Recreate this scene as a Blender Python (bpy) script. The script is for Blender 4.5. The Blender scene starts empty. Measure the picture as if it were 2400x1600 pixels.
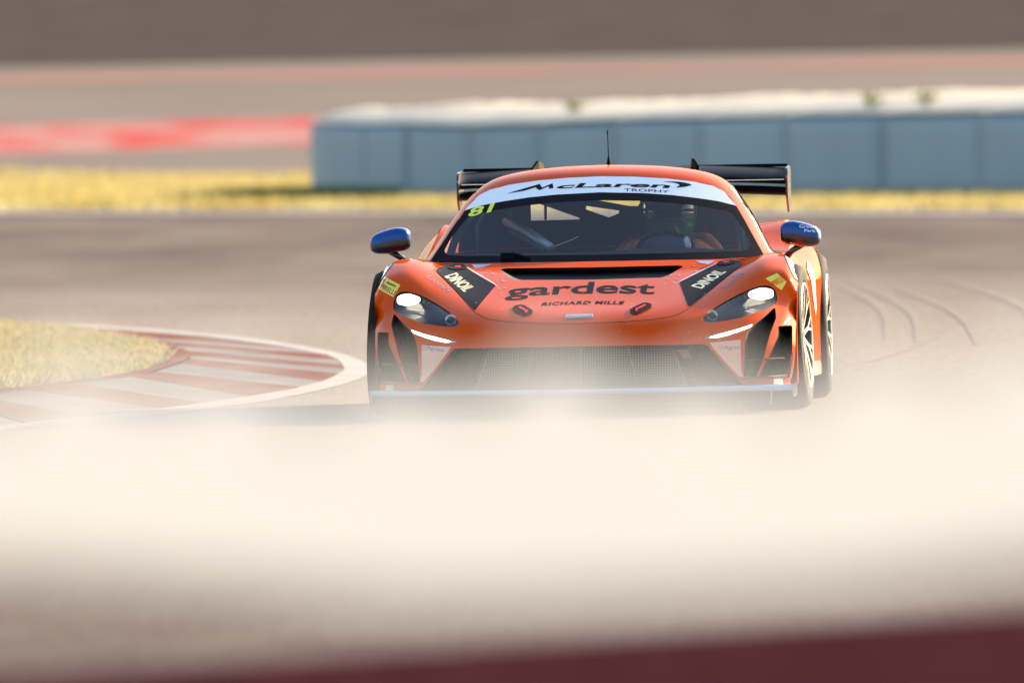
import bpy, bmesh, math, random
import numpy as np
from mathutils import Vector, Matrix
from mathutils.geometry import delaunay_2d_cdt

random.seed(7); rng = np.random.default_rng(7)
R = math.radians
scene = bpy.context.scene
C = scene.collection

# ------------------------------------------------------------------ camera
ROLL, PITCH, CAM_H = R(1.0), 0.01492, 1.5
fw = Vector((0, math.cos(PITCH), -math.sin(PITCH)))
up0 = Vector((0, math.sin(PITCH), math.cos(PITCH)))
rt = Vector((1, 0, 0)) * math.cos(ROLL) - up0 * math.sin(ROLL)
up = Vector((1, 0, 0)) * math.sin(ROLL) + up0 * math.cos(ROLL)
cam_d = bpy.data.cameras.new('camera')
cam = bpy.data.objects.new('camera', cam_d); C.objects.link(cam)
cam.matrix_world = Matrix(((rt.x, up.x, -fw.x, 0), (rt.y, up.y, -fw.y, 0), (rt.z, up.z, -fw.z, CAM_H), (0, 0, 0, 1)))
cam_d.lens = 600; cam_d.sensor_width = 36; cam_d.sensor_fit = 'HORIZONTAL'
cam_d.clip_start = 0.5; cam_d.clip_end = 6000
cam_d.dof.use_dof = True; cam_d.dof.focus_distance = 77.7; cam_d.dof.aperture_fstop = 6.0
scene.camera = cam

# ------------------------------------------------------------------ light
SUN_AZ, SUN_EL = R(40), R(18)
world = bpy.data.worlds.new('World'); scene.world = world; world.use_nodes = True
wn = world.node_tree.nodes; wl = world.node_tree.links
sky = wn.new('ShaderNodeTexSky'); sky.sky_type = 'NISHITA'; sky.sun_disc = False
sky.sun_elevation = SUN_EL; sky.sun_rotation = SUN_AZ; sky.dust_density = 1.5
wl.new(sky.outputs[0], wn['Background'].inputs[0]); wn['Background'].inputs[1].default_value = 0.13
sun_d = bpy.data.lights.new('sun', 'SUN'); sun_d.energy = 4.4; sun_d.angle = R(0.53); sun_d.color = (1.0, 0.81, 0.57)
sun = bpy.data.objects.new('sun', sun_d); C.objects.link(sun)
SL = Vector((math.sin(SUN_AZ) * math.cos(SUN_EL), math.cos(SUN_AZ) * math.cos(SUN_EL), math.sin(SUN_EL)))
sun.rotation_euler = SL.to_track_quat('Z', 'Y').to_euler(); sun.location = SL * 60
scene.view_settings.view_transform = 'Standard'; scene.view_settings.look = 'None'
scene.view_settings.exposure = 1.7; scene.view_settings.gamma = 1.0
scene.cycles.use_denoising = True
scene.cycles.max_bounces = 8; scene.cycles.transparent_max_bounces = 12
scene.cycles.sample_clamp_indirect = 6

# ------------------------------------------------------------------ materials
MATS = {}
def mat(name, col, rough=.5, metal=0., coat=0., coat_r=.04, noise=None, bump=None, spec=.5, emit=0., alpha=None, scale_obj=True):
    """noise=(scale, colour2, contrast lo, hi[, anisotropic scale xyz]); bump=(scale, strength, distance)"""
    m = bpy.data.materials.new(name); m.use_nodes = True; nt = m.node_tree; b = nt.nodes['Principled BSDF']
    b.inputs['Base Color'].default_value = (*col, 1); b.inputs['Roughness'].default_value = rough
    b.inputs['Metallic'].default_value = metal; b.inputs['Coat Weight'].default_value = coat
    b.inputs['Coat Roughness'].default_value = coat_r; b.inputs['Specular IOR Level'].default_value = spec if not name.split('_')[0] in ('asphalt','dirt','soil','red','pink','deep','white','pale') else 0.
    if emit:
        b.inputs['Emission Color'].default_value = (*col, 1); b.inputs['Emission Strength'].default_value = emit
    if noise or bump:
        tc = nt.nodes.new('ShaderNodeTexCoord')
    if noise:
        mp = nt.nodes.new('ShaderNodeMapping'); nt.links.new(tc.outputs['Object'], mp.inputs[0])
        mp.inputs['Scale'].default_value = noise[4] if len(noise) > 4 else (1, 1, 1)
        n = nt.nodes.new('ShaderNodeTexNoise'); n.inputs['Scale'].default_value = noise[0]; n.inputs['Detail'].default_value = 8
        n.inputs['Roughness'].default_value = .65; nt.links.new(mp.outputs[0], n.inputs['Vector'])
        r = nt.nodes.new('ShaderNodeValToRGB'); r.color_ramp.elements[0].position = noise[2]; r.color_ramp.elements[1].position = noise[3]
        r.color_ramp.elements[0].color = (*col, 1); r.color_ramp.elements[1].color = (*noise[1], 1)
        nt.links.new(n.outputs['Fac'], r.inputs[0]); nt.links.new(r.outputs[0], b.inputs['Base Color'])
    if bump:
        n2 = nt.nodes.new('ShaderNodeTexNoise'); n2.inputs['Scale'].default_value = bump[0]; n2.inputs['Detail'].default_value = 6
        nt.links.new(tc.outputs['Object'], n2.inputs['Vector'])
        bp = nt.nodes.new('ShaderNodeBump'); bp.inputs['Strength'].default_value = bump[1]; bp.inputs['Distance'].default_value = bump[2]
        nt.links.new(n2.outputs['Fac'], bp.inputs['Height']); nt.links.new(bp.outputs[0], b.inputs['Normal'])
    MATS[name] = m
    return m

def leaf_mat(name, c1, c2, scale, trans=.5):
    m = bpy.data.materials.new(name); m.use_nodes = True; nt = m.node_tree; nt.nodes.remove(nt.nodes['Principled BSDF'])
    out = nt.nodes['Material Output']; tc = nt.nodes.new('ShaderNodeTexCoord'); n = nt.nodes.new('ShaderNodeTexNoise')
    n.inputs['Scale'].default_value = scale; n.inputs['Detail'].default_value = 5; nt.links.new(tc.outputs['Object'], n.inputs['Vector'])
    r = nt.nodes.new('ShaderNodeValToRGB'); r.color_ramp.elements[0].position = .35; r.color_ramp.elements[1].position = .65
    r.color_ramp.elements[0].color = (*c1, 1); r.color_ramp.elements[1].color = (*c2, 1); nt.links.new(n.outputs['Fac'], r.inputs[0])
    d = nt.nodes.new('ShaderNodeBsdfDiffuse'); t = nt.nodes.new('ShaderNodeBsdfTranslucent'); mx = nt.nodes.new('ShaderNodeMixShader')
    mx.inputs[0].default_value = trans
    nt.links.new(r.outputs[0], d.inputs[0]); nt.links.new(r.outputs[0], t.inputs[0])
    nt.links.new(d.outputs[0], mx.inputs[1]); nt.links.new(t.outputs[0], mx.inputs[2]); nt.links.new(mx.outputs[0], out.inputs[0])
    MATS[name] = m; return m

def glass_mat(name, tint, ior=1.45, rough=.02):
    m = bpy.data.materials.new(name); m.use_nodes = True; nt = m.node_tree; nt.nodes.remove(nt.nodes['Principled BSDF'])
    out = nt.nodes['Material Output']; t = nt.nodes.new('ShaderNodeBsdfTransparent'); g = nt.nodes.new('ShaderNodeBsdfGlossy')
    t.inputs[0].default_value = (*tint, 1); g.inputs['Roughness'].default_value = rough
    f = nt.nodes.new('ShaderNodeFresnel'); f.inputs[0].default_value = ior; mx = nt.nodes.new('ShaderNodeMixShader')
    nt.links.new(f.outputs[0], mx.inputs[0]); nt.links.new(t.outputs[0], mx.inputs[1]); nt.links.new(g.outputs[0], mx.inputs[2])
    nt.links.new(mx.outputs[0], out.inputs[0]); MATS[name] = m; return m

mat('asphalt', (.125, .101, .087), .85, noise=(.45, (.215, .176, .152), .32, .70, (1, .10, 1)), bump=(60, .35, .01))
mat('asphalt_runoff', (.17, .145, .125), .9, noise=(.12, (.24, .20, .17), .3, .7, (.5, .3, 1)))
mat('dirt', (.062, .048, .040), .95, noise=(.5, (.10, .080, .068), .3, .7), bump=(2, .5, .1))
mat('soil', (.24, .195, .12), .95, noise=(6, (.31, .26, .16), .35, .65))
mat('red_paint', (.20, .078, .062), .7, noise=(1.6, (.25, .15, .125), .42, .66, (1, .25, 1)))
mat('red_runoff', (.44, .09, .08), .8, noise=(.5, (.38, .25, .215), .42, .58, (1, .22, 1)))
mat('pink_runoff', (.34, .16, .13), .8, noise=(.2, (.26, .17, .14), .4, .6))
mat('deep_red_paint', (.070, .021, .026), .7, noise=(3, (.095, .030, .035), .3, .7))
mat('white_paint', (.42, .40, .37), .7, noise=(2.0, (.31, .29, .27), .45, .7), bump=(40, .2, .01))
mat('pale_paint', (.27, .257, .24), .75, noise=(1.8, (.185, .165, .148), .4, .7, (1, .3, 1)))
mat('pale_concrete', (.36, .34, .33), .85, noise=(.6, (.28, .26, .25), .4, .7))
leaf_mat('dry_grass', (.36, .265, .07), (.52, .44, .21), .35, .4)
leaf_mat('shadow_green_grass', (.02, .05, .02), (.05, .09, .03), 1.5, .15)  # dark green with the barrier's shadow put into the colour
leaf_mat('straw', (.46, .385, .27), (.40, .355, .18), .7, .3)
leaf_mat('weed', (.14, .17, .04), (.24, .25, .07), 8, .4)
mat('barrier_face', (.21, .265, .295), .6, noise=(.8, (.24, .30, .325), .35, .7, (1, 1, .4)), bump=(3, .1, .02))
mat('barrier_top', (.74, .64, .50), .8, spec=.0, noise=(1.3, (.64, .54, .41), .4, .7))
mat('rubber_dark', (.02, .022, .028), .8)
mat('post_grey', (.35, .35, .36), .5, metal=.6)
# car
mat('paint', (.62, .068, .0005), .5, coat=.26, coat_r=.08, spec=.0, noise=(900, (.54, .057, .0005), .42, .6))
mat('gloss_black', (.006, .006, .007), .3, coat=.5, coat_r=.05)
mat('matt_black', (.006, .006, .007), .7, spec=.04)
mat('frit_black', (.003, .003, .006), .6, spec=.04)
mat('wing_black', (.004, .004, .006), .45, spec=.02)
mat('cavity', (.006, .006, .006), .8)
mat('carbon', (.010, .010, .012), .35, coat=.8, coat_r=.1, noise=(220, (.02, .02, .022), .45, .55))
mat('vinyl_black', (.007, .008, .014), .6, spec=.03)
mat('vinyl_white', (.78, .80, .83), .4, coat=.5)
mat('vinyl_pale', (.75, .38, .28), .4, coat=.5)
mat('vinyl_blue', (.25, .42, .65), .4, coat=.6)
mat('vinyl_purple', (.20, .035, .05), .4, coat=.6)
mat('vinyl_red', (.85, .015, .012), .5, spec=.05)
mat('vinyl_yellow', (.75, .60, .05), .4, coat=.4)
mat('vinyl_lime', (.72, .78, .02), .5)
mat('vinyl_gold', (.62, .52, .18), .4, coat=.3)
mat('vinyl_grey', (.16, .17, .20), .5)
mat('mirror_blue', (.005, .055, .25), .35, metal=0, spec=.15, coat=.15, coat_r=.04)
mat('splitter_lip', (.30, .42, .60), .22, coat=1.0, coat_r=.05)
mat('tyre_rubber', (.010, .0095, .009), .8, spec=.12, noise=(30, (.02, .018, .017), .4, .7))
mat('rim_metal', (.40, .36, .31), .35, metal=.9)
mat('dark_metal', (.05, .05, .05), .45, metal=.8)
mat('silver', (.62, .62, .62), .25, metal=1.0)
mat('lamp_chrome', (.10, .10, .10), .25, metal=.8)
mat('interior', (.030, .032, .042), .6)
mat('duct', (.42, .41, .40), .35, metal=.4)
mat('lamp_white', (1.0, .88, .66), .5, emit=2.2)
mat('mesh_wire', (.16, .15, .13), .5, metal=.5)
mat('suit', (.72, .20, .03), .75, noise=(9, (.50, .12, .02), .4, .6), bump=(25, .5, .01))
mat('helmet_green', (.02, .26, .07), .25, coat=1.0)
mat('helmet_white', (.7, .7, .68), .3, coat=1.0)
mat('visor', (.005, .006, .008), .08, coat=1.0)
glass_mat('windshield_glass', (.80, .86, .88), 1.27)
glass_mat('lens_glass', (.92, .92, .92), 1.35)
glass_mat('side_glass', (.45, .47, .5), 1.45)
def tape_mat():
    m = bpy.data.materials.new('white_tape'); m.use_nodes = True; nt = m.node_tree; nt.nodes.remove(nt.nodes['Principled BSDF'])
    out = nt.nodes['Material Output']; d = nt.nodes.new('ShaderNodeBsdfDiffuse'); t = nt.nodes.new('ShaderNodeBsdfTranslucent')
    mx = nt.nodes.new('ShaderNodeMixShader'); mx.inputs[0].default_value = .30
    d.inputs[0].default_value = t.inputs[0].default_value = (.52, .52, .515, 1)
    nt.links.new(d.outputs[0], mx.inputs[1]); nt.links.new(t.outputs[0], mx.inputs[2]); nt.links.new(mx.outputs[0], out.inputs[0]); MATS['white_tape'] = m
tape_mat()

def distance_tone(m):      # paler band at middle distance, darker nearer and further out
    nt = m.node_tree; b = nt.nodes['Principled BSDF']; src = b.inputs['Base Color'].links[0].from_socket
    tc = nt.nodes.new('ShaderNodeTexCoord'); sp_ = nt.nodes.new('ShaderNodeSeparateXYZ'); nt.links.new(tc.outputs['Object'], sp_.inputs[0])
    n = nt.nodes.new('ShaderNodeTexNoise'); n.inputs['Scale'].default_value = .08; n.inputs['Detail'].default_value = 4; nt.links.new(tc.outputs['Object'], n.inputs['Vector'])
    ad = nt.nodes.new('ShaderNodeMath'); ad.operation = 'MULTIPLY_ADD'; ad.inputs[1].default_value = 30; nt.links.new(n.outputs['Fac'], ad.inputs[0]); nt.links.new(sp_.outputs['Y'], ad.inputs[2])
    mr = nt.nodes.new('ShaderNodeMapRange'); mr.interpolation_type = 'SMOOTHSTEP'; mr.inputs['From Min'].default_value = 170; mr.inputs['From Max'].default_value = 110
    nt.links.new(ad.outputs[0], mr.inputs['Value'])
    mr2 = nt.nodes.new('ShaderNodeMapRange'); mr2.interpolation_type = 'SMOOTHSTEP'; mr2.inputs['From Min'].default_value = 65; mr2.inputs['From Max'].default_value = 85
    nt.links.new(ad.outputs[0], mr2.inputs['Value'])
    mu = nt.nodes.new('ShaderNodeMath'); mu.operation = 'MULTIPLY'; nt.links.new(mr.outputs[0], mu.inputs[0]); nt.links.new(mr2.outputs[0], mu.inputs[1])
    mx = nt.nodes.new('ShaderNodeMix'); mx.data_type = 'RGBA'; mx.inputs[7].default_value = (.36, .30, .25, 1); sc = nt.nodes.new('ShaderNodeMath'); sc.operation = 'MULTIPLY'; sc.inputs[1].default_value = .72
    nt.links.new(mu.outputs[0], sc.inputs[0]); nt.links.new(sc.outputs[0], mx.inputs[0]); nt.links.new(src, mx.inputs[6])
    mp = nt.nodes.new('ShaderNodeMapping'); mp.inputs['Scale'].default_value = (1, .04, 1); nt.links.new(tc.outputs['Object'], mp.inputs[0])
    ng = nt.nodes.new('ShaderNodeTexNoise'); ng.inputs['Scale'].default_value = 26; ng.inputs['Detail'].default_value = 3; nt.links.new(mp.outputs[0], ng.inputs['Vector'])
    gm_ = nt.nodes.new('ShaderNodeMapRange'); gm_.inputs['From Min'].default_value = .3; gm_.inputs['From Max'].default_value = .7; gm_.inputs['To Min'].default_value = .91; gm_.inputs['To Max'].default_value = 1.09; nt.links.new(ng.outputs['Fac'], gm_.inputs['Value'])
    vm = nt.nodes.new('ShaderNodeVectorMath'); vm.operation = 'SCALE'; nt.links.new(mx.outputs[2], vm.inputs[0]); nt.links.new(gm_.outputs[0], vm.inputs['Scale']); nt.links.new(vm.outputs[0], b.inputs['Base Color'])
distance_tone(MATS['asphalt'])

# ------------------------------------------------------------------ object helpers
def mesh_obj(name, verts, faces, m, parent=None, smooth=False, normals=None):
    me = bpy.data.meshes.new(name); me.from_pydata([tuple(map(float, v)) for v in verts], [], [tuple(map(int, f)) for f in faces])
    me.materials.append(MATS[m] if isinstance(m, str) else m)
    if smooth: me.shade_smooth()
    if normals is not None: me.normals_split_custom_set_from_vertices([tuple(map(float, n)) for n in normals])
    me.update()
    o = bpy.data.objects.new(name, me); C.objects.link(o)
    if parent: o.parent = parent
    return o
def tag(o, label, cat, group=None):
    o['label'] = label; o['category'] = cat
    if group: o['group'] = group
    return o
def kind(o, k): o['kind'] = k; return o
def empty(name, loc=(0, 0, 0), rz=0):
    o = bpy.data.objects.new(name, None); C.objects.link(o); o.location = loc; o.rotation_euler = (0, 0, rz); o.empty_display_size = .2; return o

class MB:
    def __init__(s): s.v = []; s.f = []
    def add(s, v, f):
        n = len(s.v); s.v += [tuple(p) for p in v]; s.f += [tuple(i + n for i in q) for q in f]; return s
    def box(s, a, b):
        x0, y0, z0 = a; x1, y1, z1 = b
        return s.add([(x0, y0, z0), (x1, y0, z0), (x1, y1, z0), (x0, y1, z0), (x0, y0, z1), (x1, y0, z1), (x1, y1, z1), (x0, y1, z1)],
                     [(0, 3, 2, 1), (4, 5, 6, 7), (0, 1, 5, 4), (1, 2, 6, 5), (2, 3, 7, 6), (3, 0, 4, 7)])
    def tube(s, pts, rad, n=10, cap=True):
        pts = [Vector(p) for p in pts]; rings = []
        rad = rad if isinstance(rad, (list, tuple)) else [rad] * len(pts)
        for i, p in enumerate(pts):
            t = (pts[min(i + 1, len(pts) - 1)] - pts[max(i - 1, 0)]).normalized()
            a = t.cross(Vector((0, 0, 1)))
            if a.length < .1: a = t.cross(Vector((1, 0, 0)))
            a.normalize(); b = t.cross(a)
            rings.append([p + (a * math.cos(2 * math.pi * k / n) + b * math.sin(2 * math.pi * k / n)) * rad[i] for k in range(n)])
        v = [q for r in rings for q in r]; f = []
        for i in range(len(rings) - 1):
            for k in range(n):
                f.append((i * n + k, i * n + (k + 1) % n, (i + 1) * n + (k + 1) % n, (i + 1) * n + k))
        if cap: f += [tuple(range(n - 1, -1, -1)), tuple(range((len(rings) - 1) * n, len(rings) * n))]
        return s.add(v, f)
    def prism(s, poly, off):   # poly: list of 3D points, off: extrusion vector
        n = len(poly); p = [Vector(q) for q in poly]; o = Vector(off)
        return s.add(p + [q + o for q in p], [tuple(range(n - 1, -1, -1)), tuple(range(n, 2 * n))] + [(i, (i + 1) % n, n + (i + 1) % n, n + i) for i in range(n)])
    def build(s, name, m, parent=None, smooth=False): return mesh_obj(name, s.v, s.f, m, parent, smooth)

def lathe_x(profile, n=48):   # (x, r) about the X axis
    v = []; f = []; k = len(profile)
    for i in range(n):
        a = 2 * math.pi * i / n
        v += [(x, r * math.cos(a), r * math.sin(a)) for x, r in profile]
    for i in range(n):
        j = (i + 1) % n
        for q in range(k - 1): f.append((i * k + q, i * k + q + 1, j * k + q + 1, j * k + q))
    return v, f

def ellipsoid(c, r, nu=28, nv=16, p=1.0):
    v = []; f = []
    def pw(a): return math.copysign(abs(a) ** p, a)
    for i in range(nv + 1):
        t = math.pi * i / nv
        for j in range(nu):
            a = 2 * math.pi * j / nu
            v.append((c[0] + r[0] * pw(math.sin(t)) * pw(math.cos(a)), c[1] + r[1] * pw(math.sin(t)) * pw(math.sin(a)), c[2] + r[2] * pw(math.cos(t))))
    for i in range(nv):
        for j in range(nu):
            f.append((i * nu + j, (i + 1) * nu + j, (i + 1) * nu + (j + 1) % nu, i * nu + (j + 1) % nu))
    return v, f

def inside(pts, poly):
    pts = np.asarray(pts); poly = np.asarray(poly); x, y = pts[:, 0], pts[:, 1]; r = np.zeros(len(pts), bool)
    for i in range(len(poly)):
        x0, y0 = poly[i - 1]; x1, y1 = poly[i]
        c = (y0 > y) != (y1 > y)
        if y1 != y0: r ^= c & (x < (x1 - x0) * (y - y0) / (y1 - y0) + x0)
    return r
def densify(poly, d, closed=True):
    out = []; n = len(poly)
    for i in range(n if closed else n - 1):
        a = np.array(poly[i], float); b = np.array(poly[(i + 1) % n], float); k = max(1, int(np.ceil(np.linalg.norm(b - a) / d)))
        out += [tuple(a + (b - a) * j / k) for j in range(k)]
    if not closed: out.append(tuple(poly[-1]))
    return out
def smooth_poly(poly, k=6):     # closed Catmull-Rom
    n = len(poly); p = [np.array(q, float) for q in poly]; out = []
    for i in range(n):
        p0, p1, p2, p3 = p[i - 1], p[i], p[(i + 1) % n], p[(i + 2) % n]
        for j in range(k):
            t = j / k
            out.append(tuple(.5 * ((2 * p1) + (-p0 + p2) * t + (2 * p0 - 5 * p1 + 4 * p2 - p3) * t * t + (-p0 + 3 * p1 - 3 * p2 + p3) * t ** 3)))
    return out
def round_poly(poly, r, k=4):
    n = len(poly); out = []
    for i in range(n):
        a, b, c = (np.array(poly[j % n], float) for j in (i - 1, i, i + 1))
        u = a - b; w = c - b; lu, lw = np.linalg.norm(u), np.linalg.norm(w); d = min(r, lu * .45, lw * .45)
        p0 = b + u / lu * d; p2 = b + w / lw * d
        for j in range(k + 1):
            t = j / k; out.append(tuple((1 - t) ** 2 * p0 + 2 * t * (1 - t) * b + t * t * p2))
    return out
def grow(poly, d):              # push a polygon outwards by d
    P = np.array(poly, float); n = len(P); out = []
    A = sum(P[i - 1][0] * P[i][1] - P[i][0] * P[i - 1][1] for i in range(n)); sg = 1 if A > 0 else -1
    for i in range(n):
        t = P[(i + 1) % n] - P[i - 1]; l = np.linalg.norm(t) + 1e-9
        out.append(tuple(P[i] + np.array([t[1], -t[0]]) / l * d * sg))
    return out
def mir(poly): return [(-x, z) for x, z in poly]
def sym(half):                  # half outline from x=0 (first) to x=0 (last), positive x, to a closed outline
    return list(half) + [(-x, z) for x, z in half[::-1] if abs(x) > 1e-6]

def cdt(outer, holes=(), sx=.03, sz=.02, edge=.015):
    outer = densify(outer, edge); holes = [densify(h, edge) for h in holes]
    o = np.array(outer); x0, z0 = o.min(0); x1, z1 = o.max(0)
    gx, gz = np.meshgrid(np.arange(x0 + sx / 2, x1, sx), np.arange(z0 + sz / 2, z1, sz))
    gx = gx + (np.arange(gx.shape[0]) % 2)[:, None] * sx * .5
    g = np.stack([gx.ravel(), gz.ravel()], 1)
    if len(g):
        k = inside(g, outer)
        for h in holes: k &= ~inside(g, grow(h, sx * .2))
        g = g[k]
    pts = [Vector(p) for p in outer]; edges = [(i, (i + 1) % len(outer)) for i in range(len(outer))]
    for h in holes:
        n = len(pts); pts += [Vector(p) for p in h]; edges += [(n + i, n + (i + 1) % len(h)) for i in range(len(h))]
    pts += [Vector(p) for p in g]
    v, e, f, *_ = delaunay_2d_cdt(pts, edges, [], 0, 1e-6, False)
    v = np.array([(p.x, p.y) for p in v]); f = np.array([t for t in f if len(t) == 3])
    c = v[f].mean(1); k = inside(c, outer)
    for h in holes: k &= ~inside(c, h)
    return v, f[k]

def lift(fn, v, off=0., e=.004):
    x, z = v[:, 0], v[:, 1]; y = fn(x, z)
    fx = (fn(x + e, z) - fn(x - e, z)) / (2 * e); fz = (fn(x, z + e) - fn(x, z - e)) / (2 * e)
    n = np.stack([fx, -np.ones_like(fx), fz], 1); n /= np.linalg.norm(n, axis=1)[:, None]
    return np.stack([x, y, z], 1) + n * off, n
def patch(name, outer, fn, m, parent, holes=(), off=0., sx=.03, sz=.02, edge=.015):
    v, f = cdt(outer, holes, sx, sz, edge); p, n = lift(fn, v, off)
    return mesh_obj(name, p, f, m, parent, True, n)
def socket(name, poly, fn, depth, m, parent, shrink=.9, back=True, edge=.012):
    """a recess: side wall from the outline into the body and a back"""
    P = np.array(densify(poly, edge)); a, n = lift(fn, P, -.0005); c = P.mean(0); Q = c + (P - c) * shrink
    b = np.stack([Q[:, 0], a[:, 1] + depth, Q[:, 1]], 1); k = len(P)
    A = sum(P[i - 1][0] * P[i][1] - P[i][0] * P[i - 1][1] for i in range(k))
    f = [(i, (i + 1) % k, k + (i + 1) % k, k + i) if A < 0 else (i, k + i, k + (i + 1) % k, (i + 1) % k) for i in range(k)]
    v = list(a) + list(b)
    if back:
        v.append(b.mean(0)); f += [(k + i, k + (i + 1) % k, 2 * k) for i in range(k)]
    return mesh_obj(name, v, f, m, parent)

def text_mesh(s, bold=0., edge=.06, spacing=1.0, shear=0.):
    cu = bpy.data.curves.new('t', 'FONT'); cu.body = s; cu.offset = bold; cu.space_character = spacing; cu.shear = shear
    cu.resolution_u = 6
    o = bpy.data.objects.new('t', cu); me = bpy.data.meshes.new_from_object(o)
    bm = bmesh.new(); bm.from_mesh(me); bmesh.ops.triangulate(bm, faces=bm.faces[:])
    for _ in range(3):
        es = [e for e in bm.edges if e.calc_length() > edge * 2.5]
        if not es: break
        bmesh.ops.subdivide_edges(bm, edges=es, cuts=1); bmesh.ops.triangulate(bm, faces=bm.faces[:])
    v = np.array([tuple(q.co)[:2] for q in bm.verts]); bm.verts.index_update(); f = [[q.index for q in t.verts] for t in bm.faces]
    bm.free(); bpy.data.objects.remove(o); bpy.data.curves.remove(cu); bpy.data.meshes.remove(me)
    v[:, 0] -= v[:, 0].min(); w = v[:, 0].max(); return v[:, 0] / w, v[:, 1], np.array(f)
def lettering(s, fn, m, parent, org, u, w, cap=.72, arch=0., off=.0012, bold=.0, spacing=1., shear=0., name='lettering', warp=None):
    """org = start of the base line (x, z); u = vector over the whole width; w = vector over a capital's height"""
    a, b, f = text_mesh(s, bold, spacing=spacing, shear=shear); b = b / cap
    x = org[0] + a * u[0] + b * w[0]; z = org[1] + a * u[1] + b * w[1]
    if warp is not None: z = z + warp(x)
    z = z - arch * x * x
    v = np.stack([x, z], 1); p, n = lift(fn, v, off)
    d = np.cross(v[f[:, 1]] - v[f[:, 0]], v[f[:, 2]] - v[f[:, 0]]); f[d < 0] = f[d < 0][:, ::-1]
    return mesh_obj(name, p, f, m, parent, True, n)

def spline(xs, ys):
    xs = np.asarray(xs, float); ys = np.asarray(ys, float); n = len(xs); h = np.diff(xs)
    A = np.zeros((n, n)); b = np.zeros(n); A[0, 0] = A[-1, -1] = 1
    for i in range(1, n - 1):
        A[i, i - 1] = h[i - 1]; A[i, i] = 2 * (h[i - 1] + h[i]); A[i, i + 1] = h[i]
        b[i] = 6 * ((ys[i + 1] - ys[i]) / h[i] - (ys[i] - ys[i - 1]) / h[i - 1])
    M = np.linalg.solve(A, b)
    def f(x):
        x = np.clip(np.asarray(x, float), xs[0], xs[-1]); i = np.clip(np.searchsorted(xs, x) - 1, 0, n - 2)
        a = xs[i + 1] - x; c = x - xs[i]; hh = h[i]
        return M[i] * a ** 3 / (6 * hh) + M[i + 1] * c ** 3 / (6 * hh) + (ys[i] / hh - M[i] * hh / 6) * a + (ys[i + 1] / hh - M[i + 1] * hh / 6) * c
    return f

# ================================================================== SETTING
TY = [-400, 262, 275, 290, 330, 370, 420, 470, 540, 700, 3000]
TZ = [0, 0, .02, .06, .55, 1.2, 2.1, 3.2, 5, 8, 20]
def tz(y): return np.interp(y, TY, TZ)
def sheet(name, poly_l, poly_r, m, off, ys=None, k=None, nx=2):
    """strip between two edges given as X(y) functions, following the terrain"""
    v = []; f = []
    for y in ys:
        for j in range(nx + 1):
            t = j / nx; x = poly_l(y) * (1 - t) + poly_r(y) * t; v.append((x, y, tz(y) + off))
    for i in range(len(ys) - 1):
        for j in range(nx):
            a = i * (nx + 1) + j; f.append((a, a + 1, a + nx + 2, a + nx + 1))
    return mesh_obj(name, v, f, m)
def flat(name, pts, z, m, parent=None): return mesh_obj(name, [(x, y, z) for x, y in pts], [tuple(range(len(pts)))], m, parent)
def slab(name, pts, z0, z1, m, parent=None):
    b = MB().prism([(x, y, z0) for x, y in pts], (0, 0, z1 - z0)); o = b.build(name, m, parent)
    bm = bmesh.new(); bm.from_mesh(o.data); bmesh.ops.recalc_face_normals(bm, faces=bm.faces[:]); bm.to_mesh(o.data); bm.free(); return o

kind(sheet('ground', lambda y: -2500, lambda y: 2500, 'dirt', 0, [-400, 0, 100, 200, 262, 275, 290, 310, 330, 350, 370, 395, 420, 445, 470, 505, 540, 620, 700, 1500, 3000]), 'structure')
hv_ = []; hf_ = []
for i in range(41):
    for j in range(31):
        x = -700 + 35 * i; y = 560 + 40 * j
        z = 45 * math.exp(-(x / 210) ** 2) * (1 - math.exp(-((y - 560) / 330) ** 2)) * math.exp(-((max(y, 1100) - 1100) / 700) ** 2) + 6 * math.sin(x * .021 + y * .013) * min(1, (y - 560) / 300)
        hv_.append((x, y, float(tz(y)) + z - .5 if j else float(tz(y)) - 1))
for i in range(40):
    for j in range(30): c = i * 31 + j; hf_.append((c, c + 31, c + 32, c + 1))
kind(mesh_obj('unseen_hill', hv_, hf_, 'dirt', None, True), 'structure')  # rise out of view, added and shaped to darken reflections in the car paint
def edge_y(x): return 200.5 - 2.45 * x            # far edge of the road
xs = [-300, -40, -10, 0, 10, 40, 70]
def band(name, y0, y1, m, z, k='structure', x=xs):
    v = []; f = []
    ny = 8
    for a in x:
        for j in range(ny + 1):
            y = y0(a) + (y1(a) - y0(a)) * j / ny; v.append((a, y, tz(y) + z))
    for i in range(len(x) - 1):
        for j in range(ny): q = i * (ny + 1) + j; f.append((q, q + ny + 1, q + ny + 2, q + 1))
    return kind(mesh_obj(name, v, f, m), k)
band('road', lambda x: -60, lambda x: max(edge_y(x), 20), 'asphalt', .004)
band('grass_verge', lambda x: max(edge_y(x), 20), lambda x: max(edge_y(x), 20) + 76 + x * .8 if -41 < x < 41 else max(edge_y(x), 20) + 60, 'soil', .006)
band('pale_kerb', lambda x: max(edge_y(x), 20) - 2.2, lambda x: max(edge_y(x), 20) + 3.4, 'pale_concrete', .02)
XB = [-120, -60, -30, -12, -4, 0, 12, 40]
band('runoff_asphalt', lambda x: 272 + .2 * x, lambda x: 327 + 1.0 * x, 'asphalt_runoff', .012, x=XB)
band('painted_runoff', lambda x: 327 + 1.0 * x, lambda x: 356 + .6 * x, 'red_runoff', .014, x=XB)
band('far_track', lambda x: 356 + .6 * x, lambda x: 402, 'asphalt_runoff', .016, x=XB)
band('far_painted_strip', lambda x: 402, lambda x: 412, 'pink_runoff', .018, x=XB)
band('far_service_road', lambda x: 412, lambda x: 424, 'asphalt_runoff', .016, x=XB)
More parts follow.
